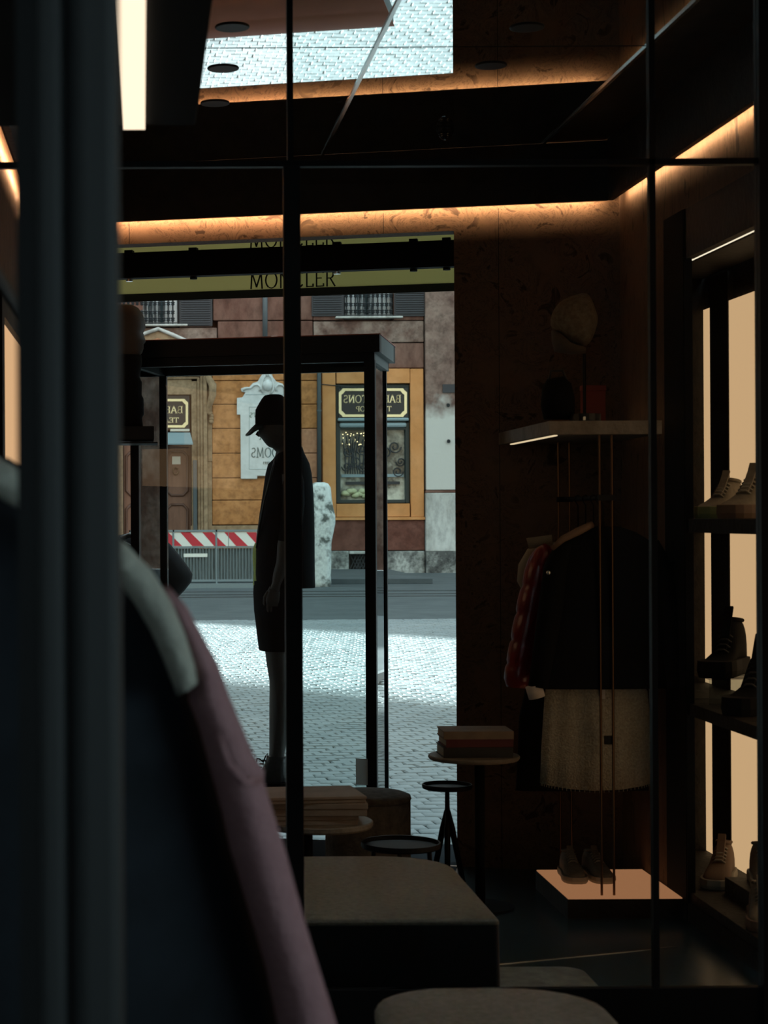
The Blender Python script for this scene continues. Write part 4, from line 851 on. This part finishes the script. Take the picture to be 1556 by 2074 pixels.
# surrounding paving outside the view and the far carriageway
MB().box(-70, 60, 26.4, 47.9, ZS - .03, ZS - .004).build('far_road', 'asphalt', st)
MB().hexa([(-70, 7.9, ZS - .03), (-1.75, 7.9, ZS - .03), (-1.75, 26.4, ZS - .03), (-70, 26.4, ZS - .03)], [(-70, 7.9, ZS - .006), (-1.75, 7.9, ZS - .006), (-1.75, 26.4, ZS - .006), (-70, 26.4, ZS - .006)]).build('side_paving', 'cobble', st)
MB().hexa([(3.2, 7.9, ZS - .03), (60, 7.9, ZS - .03), (60, 26.4, ZS - .03), (5.5, 26.4, ZS - .03)], [(3.2, 7.9, ZS - .006), (60, 7.9, ZS - .006), (60, 26.4, ZS - .006), (5.5, 26.4, ZS - .006)]).build('side_paving', 'cobble', st)
for y, w_ in ((33.9, .16), (34.9, .10), (36.3, .10)): MB().box(-25, 25, y, y + w_, ZS - .004, ZS + .006).build('kerb_strip', 'mortar', st)
MB().box(-25, 6.2, 40.2, 47.6, ZS - .004, ZS + .11).build('pavement', 'asphalt', st, bevel=.01)

# ------------------------------------------------------------------ tea room building opposite
YFc = 48.0
def fx(x): return P(x, CY, YFc).x
def fz(y, x=600): return P(x, y, YFc).z
bld = thing('tea_room_building', 'weathered ochre and brown facade with two tea shop signs across the street', 'building', (5, YFc, ZS))
def fb_(x0, x1, y0, y1, d0, d1, name, m, parent=bld, bevel=.0):
    """box on the facade from photo rectangle; d = proud of the wall plane towards the street"""
    xm_ = (x0 + x1) / 2
    return MB().box(P(x0, (y0 + y1) / 2, YFc).x, P(x1, (y0 + y1) / 2, YFc).x, YFc - d1, YFc - d0, P(xm_, y1, YFc).z, P(xm_, y0, YFc).z).build(name, m, parent, bevel=bevel)
# main mass with sun-angled left flank (side street) – footprint prism
HB = 24.0
sx_ = -17.9
foot = [(sx_, YFc + .35), (40, YFc + .35), (40, 62), (sx_ - 11, 62)]
MB().prism([(x, y, ZS) for x, y in foot], [(x, y, HB) for x, y in foot]).build('building_mass', 'brown', bld)
# upper storeys and side runs of the facade
def plain(x0, x1, z0, z1, name, m): MB().box(x0, x1, YFc, YFc + .35, z0, z1).build(name, m, bld)
plain(sx_, 40, fz(560), HB, 'upper_wall', 'brown')
plain(sx_, fx(100), ZS, fz(560) - .001, 'side_wall', 'ochre')
plain(fx(1010), 40, ZS, fz(560) - .001, 'side_wall', 'palebrown')
# brown upper zone panels
for x0, x1, y0, y1, m in ((431, 634, 560, 649, 'brown'), (363, 430, 560, 663, 'brown'), (634, 697, 560, 649, 'brown'), (797, 859, 560, 649, 'brown'), (100, 290, 560, 663, 'brown'),
                          (100, 440, 664, 740, 'palebrown'), (441, 634, 650, 700, 'brown'), (635, 859, 650, 694, 'palebrown'), (441, 634, 701, 740, 'palebrown'), (635, 859, 695, 746, 'brown')):
    fb_(x0 + .5, x1 - .5, y0 + .5, y1 - .5, -.35, 0, 'plaster_panel', m, bevel=.02)
# right pilaster
for y0, y1, m, d in ((560, 992, 'peel', .12), (993, 998, 'brown', .14), (998.5, 1116, 'white', .20), (1116.5, 1166, 'plinth', .26)):
    fb_(861, 1010, y0, y1, -.35, d, 'pilaster_block', m, bevel=.015)
# ochre rusticated courses
ys = [740, 771, 819, 868, 918, 968, 1013, 1063]
for i in range(len(ys) - 1):
    fb_(430, 586, ys[i] + .6, ys[i + 1] - .6, -.35, .03, 'rusticated_block', 'ochre', bevel=.02)
    fb_(587, 642, ys[i] + .6, ys[i + 1] - .6, -.35, .03, 'rusticated_block', 'pink' if i in (3, 4, 5) else 'ochre', bevel=.02)
fb_(387, 642, 1064, 1116, -.35, .03, 'dado_panel', 'taupe', bevel=.02)
fb_(387, 642, 1117, 1166, -.35, .12, 'plinth_block', 'plinth', bevel=.03)
# window surround (flat ochre frame)
for x0, x1, y0, y1 in ((653, 680, 747, 1047), (831, 858, 747, 1047), (681, 830, 747, 777), (681, 830, 1020, 1047)):
    fb_(x0 + .3, x1 - .3, y0 + .3, y1 - .3, -.35, .06, 'frame_panel', 'ochre2', bevel=.01)
fb_(650, 860, 1047.5, 1053, -.35, .10, 'sill_band', 'ochre2')
fb_(643, 860, 1053.5, 1115, -.35, .04, 'dado_panel', 'redbase', bevel=.02)
for x0, x1 in ((643, 706), (764, 860)): fb_(x0, x1, 1116, 1163, -.35, .12, 'plinth_block', 'plinth', bevel=.03)
fb_(706.5, 763.5, 1116, 1122, -.35, .14, 'grille_lintel', 'white', bevel=.02)
fb_(706.5, 763.5, 1153, 1163, -.35, .14, 'grille_sill', 'white', bevel=.02)
fb_(707, 763, 1122, 1153, -.35, -.2, 'vent_opening', 'signblack')
gr = MB()
for k in range(9):
    x = 709 + k * 6.5
    for s_ in (-1, 1): gr.tube([P(x, 1137 + s_ * 15, YFc + .02), P(x + 14 if x + 14 < 763 else 763, 1137 - s_ * 15, YFc + .02)], .02, 5)
gr.build('vent_grille', 'iron', bld)
# ---- tea shop window
tw = bld
for x0, x1, y0, y1 in ((681, 690, 778, 1019), (822, 830, 778, 1019), (690, 822, 1012, 1019), (690, 822, 778, 786)):
    fb_(x0, x1, y0, y1, -.30, -.05, 'window_frame', 'green', bevel=.01)
sg = fb_(686, 826, 786.5, 846, -.28, .02, 'shop_sign', 'signblack', bevel=.01)
def sign_border(x0, x1, y0, y1, w_, cutpx, d, parent):
    o_, i_ = [], []
    def octo(x0, x1, y0, y1, c): return [(x0 + c, y0), (x1 - c, y0), (x1 - c * .55, y0 + c * .55), (x1, y0 + c), (x1, y1 - c), (x1 - c * .55, y1 - c * .55), (x1 - c, y1), (x0 + c, y1), (x0 + c * .55, y1 - c * .55), (x0, y1 - c), (x0, y0 + c), (x0 + c * .55, y0 + c * .55)]
    a, b = octo(x0, x1, y0, y1, cutpx), octo(x0 + w_, x1 - w_, y0 + w_, y1 - w_, cutpx)
    mb = MB(); n = 12
    for i in range(n):
        j = (i + 1) % n; q = [a[i], a[j], b[j], b[i]]
        mb.prism([P(x, y, YFc - d) for x, y in q], [P(x, y, YFc - d - .02) for x, y in q])
    mb.build('gilt_border', 'gold', parent)
sign_border(686.5, 824.5, 786.5, 844.5, 5.2, 8, .021, sg)
pxm = YFc / F
def fText(txt, xc, ybase, hpx, wpx, m, parent, d, weight=.13, serif=True):
    p = P(xc, ybase, YFc - d)
    text_mb(txt, hpx * pxm, p, (1, 0, 0), (0, 0, 1), (0, -1, 0), weight, serif, True, .07, wpx * pxm if wpx else None, .01).build('lettering', m, parent)
fText('BABINGTONS', 754, 815.5, 15, 116, 'gold', sg, .021)
fText('TEA SHOP', 757, 833, 10, 72, 'gold', sg, .021, .12)
rl = fb_(684, 828, 846.5, 853, -.25, .06, 'blind_box', 'bluegrey', bevel=.03)
fb_(688, 824, 856, 866, -.27, .02, 'blind_roll', 'bluegrey', bevel=.05)
fb_(684, 828, 853.2, 856, -.27, -.05, 'window_rail', 'green'); fb_(688, 824, 866.2, 870, -.27, -.06, 'window_rail', 'green')
wp = fb_(690, 822, 870, 1012, -.30, -.22, 'window_pane', 'shopglass')
# ironwork and display behind/in front of the pane
iw = MB(); r2 = random.Random(5)
def spiral(cx, cy, r, turns, s_):
    return [P(cx + s_ * r * (1 - .8 * i / 26) * math.cos(i / 26 * turns * 6.283), cy + r * (1 - .8 * i / 26) * math.sin(i / 26 * turns * 6.283), YFc + .17) for i in range(27)]
for (cx, cy, r, s_) in ((705, 915, 11, 1), (720, 935, 13, -1), (702, 945, 10, -1), (732, 910, 12, 1), (735, 945, 11, 1), (748, 925, 12, -1), (765, 940, 12, 1), (782, 915, 12, -1), (800, 905, 13, 1), (812, 935, 10, -1), (806, 955, 11, 1)):
    iw.tube(spiral(cx, cy, r, 1.6, s_), .016, 5)
for k in range(9):
    x = 700 + k * 5; iw.tube([P(x, 960, YFc + .17), P(x + 4 * math.sin(k), 920, YFc + .17), P(x - 6 + k * 2, 885 + 6 * math.cos(k * 2), YFc + .17)], .016, 5)
iw.build('scrollwork', 'iron', bld)
fb_(693, 820, 960, 966, -.21, -.17, 'display_rail', 'bluegrey')
fb_(702, 812, 975, 981, -.21, -.16, 'display_shelf', 'iron')
lights = MB()
for k in range(26):
    x, y = r2.uniform(694, 742), r2.uniform(874, 902); p = P(x, y, YFc + .18); lights.box(p.x - .012, p.x + .012, p.y - .01, p.y, p.z - .012, p.z + .012)
fl = lights.build('fairy_lights', 'tea', bld); fl['kind'] = 'stuff'
for k in range(9):
    p = P(697 + k * 5.5 + r2.uniform(-2, 2), 1000 + r2.uniform(-5, 5), YFc + .19)
    MB().lathe([(.02, -.07), (.09, -.05), (.11, 0), (.07, .06), (.01, .08)], tuple(p), 10).build('flower', mat('pale_flower', (.42, .44, .26), .8) if k == 0 else bpy.data.materials['pale_flower'], bld, True)
# ---- upper windows with shutters and ironwork
for wx0, wx1, wy1, name in ((697, 797, 641, 'r'), (228, 362, 657, 'l')):
    fb_(wx0, wx1, 560, wy1, -.35, -.16, 'window_pane', 'curtain')
    for x in (wx0 + 1.5, (wx0 + wx1) / 2, wx1 - 1.5): fb_(x - 1.5, x + 1.5, 560, wy1, -.16, -.12, 'window_frame', 'shutter')
    for k in range(int((wx1 - wx0) / 9)):
        x = wx0 + 5 + k * 9; bb = MB().tube([P(x, 560, YFc + .02), P(x, wy1 - 1, YFc + .02)], .022, 6)
        for yy in (wy1 - 42, wy1 - 24, wy1 - 10):
            p = P(x, yy, YFc + .02); bb.lathe([(.01, -.06), (.055, -.02), (.03, 0), (.06, .03), (.01, .07)], tuple(p), 8)
        bb.build('window_bar', 'iron', bld)
    fb_(wx0, wx1, wy1 - 3.5, wy1 - 1.5, -.02, .02, 'bar_rail', 'iron')
    fb_(wx0 - 18, wx1 + 18, wy1 + .5, wy1 + 4.5, -.2, .16, 'window_sill', 'white', bevel=.02)
def shutter(x0, x1, y1):
    s_ = fb_(x0, x1, 560, y1, .001, .05, 'shutter', 'shutter', bevel=.01); k = 0
    y = 590
    while y < y1 - 6:
        m_ = (x0 + x1) / 2
        a, b = P(x0 + 4, y, YFc - .05), P(x1 - 4, y + 3.4, YFc - .05)
        MB().hexa([(a.x, a.y, b.z), (b.x, a.y, b.z), (b.x, a.y - .035, b.z), (a.x, a.y - .035, b.z)], [(a.x, a.y, a.z), (b.x, a.y, a.z), (b.x, a.y - .005, a.z), (a.x, a.y - .005, a.z)]).build('slat', 'shutter', s_)
        y += 4.6
shutter(631, 696, 641); shutter(798, 862, 641); shutter(363, 430, 661)
# ---- pipes, boxes, plates
MB().tube([P(537, 560, YFc - .10), P(537, 700, YFc - .10)], .065, 12).build('drainpipe', 'pipe', bld, True)
MB().tube([P(646, 728, YFc - .12), P(646.5, 760, YFc - .14), P(647, 980, YFc - .12)], [.05, .05, .05], 12).build('drainpipe', 'pipe', bld, True)
for y in (812, 830): MB().tube([P(646.5, y, YFc - .12), P(646.5, y + 3, YFc - .12)], .065, 12).build('pipe_collar', 'pipe', bld)
fb_(548, 562, 682, 694, .0, .12, 'junction_box', 'white', bevel=.01)
fb_(895, 922, 779, 796, .12, .15, 'wall_plate', 'shutter')
for x, y in ((909, 893), (908, 820)): MB().tube([P(x, y, YFc - .12), P(x, y + 1, YFc - .18)], .045, 10).build('iron_stub', 'iron', bld)
MB().tube([P(650, 778, YFc - .07), P(670, 780, YFc - .08), P(720, 784, YFc - .09)], .012, 6).build('cable', 'iron', bld)
# ---- door bay at left
fb_(100, 420, 741, 752, -.35, .22, 'cornice', 'taupe', bevel=.03)
for i, (d_, x0, x1_) in enumerate(((.16, 412, 420), (.12, 406, 411.9), (.08, 400, 405.9))):
    fb_(x0, x1_, 754 + i * 5, 1116, -.35, d_, 'door_moulding', 'taupe', bevel=.02)
    fb_(100, x0, 754 + i * 5, 758.6 + i * 5, -.35, d_, 'door_moulding', 'taupe', bevel=.02)
fb_(420.3, 429.5, 741, 935, -.35, .05, 'console_panel', 'taupe', bevel=.02)
fb_(420.3, 429.5, 935.5, 1116, -.35, .04, 'jamb_panel', 'taupe', bevel=.02)
fb_(391, 399, 932, 1112, .04, .14, 'jamb_strip', 'pipe', bevel=.02)
MB().tube([P(420, 762, YFc - .12), P(431, 780, YFc - .20), P(431, 800, YFc - .22), P(424, 822, YFc - .18), P(421, 835, YFc - .10), P(428, 838, YFc - .16)], [.08, .10, .09, .07, .06, .06], 12).build('scroll_console', 'taupe', bld, True)
for k in range(3): MB().lathe([(.01, -.06), (.06, -.03), (.06, .03), (.01, .06)], tuple(P(428, 842 + k * 6, YFc - .10)), 10).build('console_drop', 'taupe', bld, True)
fb_(388.5, 399.8, 772, 1116, -.35, .02, 'jamb_panel', 'taupe', bevel=.01); fb_(100, 388, 769, 800, -.35, .02, 'lintel_panel', 'taupe', bevel=.01)
pass
# pediment over the door
for pts, d_, m in (([(230, 706), (321, 668), (345, 676), (380, 694), (420, 700), (300, 706)], .22, 'taupe'), ([(262, 708), (320, 684), (352, 700), (350, 708)], .24, 'pink')):
    MB().prism([P(x, y, YFc - .001) for x, y in pts], [P(x, y, YFc - d_) for x, y in pts]).build('pediment', m, bld, bevel=.02)
MB().tube([P(240, 694, YFc - .26), P(321, 666, YFc - .26), P(350, 678, YFc - .26), P(385, 694, YFc - .26), P(425, 699, YFc - .26)], .05, 8).build('pediment_moulding', 'white', bld, True)
# door sign
sg2 = fb_(228, 384, 801, 870, -.30, -.02, 'shop_sign', 'signblack', bevel=.01)
sign_border(236, 381, 808, 866, 4.8, 7, -.019, sg2)
p_ = None
def fText2(txt, xc, yb, h, w_): fText(txt, xc, yb, h, w_, 'gold', sg2, -.019)
fText2('BABINGTONS', 309, 837, 14, 122); fText2('TEA SHOP', 322, 856, 10, 80)
fb_(345, 384, 869, 874, -.25, .05, 'sign_moulding', 'paperlabel', bevel=.01)
pts = [(318, 876), (385, 875), (391, 898), (318, 898)]
MB().prism([P(318, 876, YFc - .05), P(385, 876, YFc - .05), P(391, 898, YFc - .55), P(318, 898, YFc - .55)], [P(318, 878, YFc - .05), P(385, 878, YFc - .05), P(391, 900.5, YFc - .55), P(318, 900.5, YFc - .55)]).build('small_awning', 'bluegrey', bld)
# door leaves with moulded panels
dl = fb_(250, 316, 902, 1098, -.35, -.20, 'door_leaf', 'door', bevel=.01)
dr = fb_(334, 388, 902, 1098, -.35, -.20, 'door_leaf', 'door', bevel=.01)
fb_(316.5, 333.5, 880, 1098, -.35, -.05, 'door_post', 'taupe', bevel=.02)
fb_(100, 249, 870, 1116, -.35, 0, 'wall_panel', 'taupe')
fb_(250, 390, 1098.5, 1116, -.35, .1, 'door_step', 'plinth')
for par, x0, x1 in ((dl, 256, 312), (dr, 338, 380)):
    for y0, y1 in ((915, 1003), (1022, 1090)):
        c = 9; o_ = [(x0 + c, y0), (x1 - c, y0), (x1, y0 + c), (x1, y1 - c), (x1 - c, y1), (x0 + c, y1), (x0, y1 - c), (x0, y0 + c)]
        MB().tube([P(x, y, YFc + .19) for x, y in o_ + o_[:1]], .035, 8).build('panel_moulding', 'doord', par, True)
MB().tube([P(356 + 5 * math.cos(a), 954 + 7 * math.sin(a), YFc + .15) for a in [k * .524 for k in range(12)]], .02, 6).build('door_knocker', 'brass', dr, True)
MB().tube([P(288 + 6 * math.cos(a), 930 + 6 * math.sin(a), YFc + .15) for a in [k * .35 for k in range(10)]], .025, 6).build('door_handle', 'gold', dl, True)
fb_(349, 366, 924, 940, -.20, -.185, 'paper_notice', 'paperlabel')
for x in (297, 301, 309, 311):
    p = P(x, 963, YFc + .14); MB().lathe([(.01, -.03), (.03, 0), (.01, .03)], tuple(p), 8).build('glass_glint', 'tea', dl)  # highlights on the door glass, put in as small glowing beads
# ---- marble plaque
pq = [(491, 805), (497, 795), (489, 793), (488, 787), (496, 784), (505, 784), (512, 776), (522, 773), (527, 764), (533, 756), (540, 750), (548, 752), (553, 764), (560, 773), (572, 777), (580, 786), (592, 788), (594, 795), (586, 800), (594, 805), (604, 806), (604, 836), (598, 842), (598, 968), (580, 970), (563, 964), (521, 964), (521, 970), (488, 970), (487, 840), (480, 840), (480, 806)]
pl = thing('marble_plaque', 'white carved marble tablet with lettering fixed to the ochre wall', 'plaque', P(543, 970, YFc - .03))
MB().prism([P(x, y, YFc - .031) for x, y in pq], [P(x, y, YFc - .13) for x, y in pq]).build('tablet', 'marble', pl, bevel=.012)
for a, b in (((505, 824), (505, 950)), ((580, 824), (580, 950)), ((505, 824), (580, 824)), ((505, 950), (580, 950)), ((497, 799), (590, 799))):
    MB().tube([P(*a, YFc - .13), P(*b, YFc - .13)], .010, 6).build('frame_line', 'marbleline', pl)
for pts in ([(492, 790), (500, 786), (508, 786), (514, 780), (522, 779), (528, 784), (526, 792)], [(594, 790), (586, 786), (578, 786), (572, 780), (564, 779), (558, 784), (560, 792)], [(533, 796), (529, 785), (532, 770), (538, 760), (544, 758), (550, 765), (554, 780), (553, 790), (548, 798)]):
    MB().tube([P(x, y, YFc - .14) for x, y in pts], .03, 8).build('carving', 'marble', pl, True)
MB().lathe([(.005, -.14), (.09, -.10), (.13, 0), (.12, .10), (.04, .16)], tuple(P(542, 782, YFc - .13)), 14).build('shell', 'marble', pl, True)
MB().lathe([(.005, -.07), (.06, -.03), (.07, .02), (.02, .07)], tuple(P(541, 758, YFc - .13)), 12).build('finial', 'marble', pl, True)
def pText(txt, xc, yb, h, w_, m): 
    text_mb(txt, h * pxm, P(xc, yb, YFc - .131), (1, 0, 0), (0, 0, 1), (0, -1, 0), .11, True, True, .07, w_ * pxm, .008).build('lettering', m, pl)
pText("BABINGTON'S", 543, 845, 9.5, 74, 'inscrg'); pText('TEA', 543, 890, 14, 34, 'inscr'); pText('ROOMS', 543, 926, 19, 68, 'inscr'); pText('1893', 540, 940, 5, 14, 'inscr')
# ---- neighbours that frame the square (outside the view), leaving the side street open to the sun
t = thing('corner_building', 'tall ochre building on the far side of the side street', 'building', (-45, 55, ZS))
fp = [(-25.3, 48), (-25.3 - 12, 48 + 14.4), (-70, 62), (-70, 40), (-28, 44)]
MB().prism([(x, y, ZS) for x, y in fp], [(x, y, 26) for x, y in fp]).build('wall', 'ochre', t)
MB().prism([(x * 1.0, y, 26) for x, y in fp], [(-36, 52, 28), (-40, 56, 28), (-60, 56, 28), (-60, 50, 28), (-36, 50, 28)]).build('roof', 'roof', t)
# own building above and beside the shop opening
t = thing('shop_building', 'plastered street front of the shop building around the opening', 'building', W(0, .3, 3))
MB().wbox(-30, 30, .1001, .45, 3.06, 20).wbox(1.9, 30, .1001, .45, ZS, 3.0599).wbox(-30, -1.5, .1001, .45, ZS, 3.0599).build('street_wall', 'ownwall', t)

# ------------------------------------------------------------------ crowd barrier
YBa = 38.6
t = thing('crowd_barrier', 'grey steel road barrier with a red and white striped board', 'barrier', P(440, 1192, YBa))
bx0, bx1 = 262, 606
def bb(x0, x1, y0, y1, d0, d1, nm, m, par=t, bv=0.0):
    return MB().box(P(x0, 1100, YBa).x, P(x1, 1100, YBa).x, YBa - d1, YBa - d0, P(430, y1, YBa).z, P(430, y0, YBa).z).build(nm, m, par, bevel=bv)
bb(bx0, bx1, 1073, 1077, -.03, .03, 'top_rail', 'steel')
bd = bb(bx0, bx1, 1078, 1106, -.01, .01, 'striped_board', 'whitest')
k = 0; x = 232.0
while x < bx1 - 20:
    q = [(x, 1078.2), (x + 20, 1078.2), (x + 48, 1105.8), (x + 24, 1105.8)]
    if x > bx0: MB().prism([P(a, b, YBa - .0102) for a, b in q], [P(a, b, YBa - .014) for a, b in q]).build('red_stripe', 'redst', bd)
    x += 44.5
for x in (349, 436, 462.5, 520): bb(x, x + 1.2, 1078, 1106, .0141, .016, 'board_joint', 'steel', bd)
bb(bx0, bx1, 1106.5, 1109.5, -.02, .02, 'middle_rail', 'steel')
bb(bx0, bx1, 1174, 1178, -.02, .02, 'bottom_rail', 'steel')
for x in (bx0, 350, 437, 523, bx1 - 2): bb(x, x + 3, 1073, 1190, -.03, .03, 'post', 'steel')
x = bx0 + 6
while x < bx1 - 4:
    bb(x, x + 1.3, 1109.5, 1174, -.008, .008, 'bar', 'steel'); x += 6.2
bb(bx0 + 3, bx1 - 3, 1111, 1173, -.06, -.04, 'backing_panel', 'mesh')
bb(372, 420, 1121, 1128, .01, .014, 'label_plate', 'whitest')
bb(bx0, bx1, 1182, 1192, -.25, .25, 'foot_rail', 'steel')
# ------------------------------------------------------------------ stone bollard
YBo = 38.9
so = [(980, 641, 662, .10), (976, 648, 656, .04)]
rw = [(977, 646, 658, .05), (980, 640, 665, .13), (988, 636, 670, .17), (1010, 633, 672, .2), (1028, 633, 675, .2), (1036, 631, 683, .24), (1046, 629, 687, .26), (1060, 628, 678 + 8, .26), (1100, 627, 677, .26), (1140, 627, 677, .26), (1168, 626, 676, .26), (1180, 627, 677, .27), (1192, 630, 674, .25)]
rw = [(y, a - 8 if y > 980 else a - 8, min(b, 679) if y < 1030 else min(b - 6, 679), r) for y, a, b, r in rw]
ob = rows(rw, YBo, 28, 2.6).build('stone_bollard', 'stone', smooth=True)
tag(ob, 'tall weathered white marble guard stone in front of the tea room wall', 'bollard')
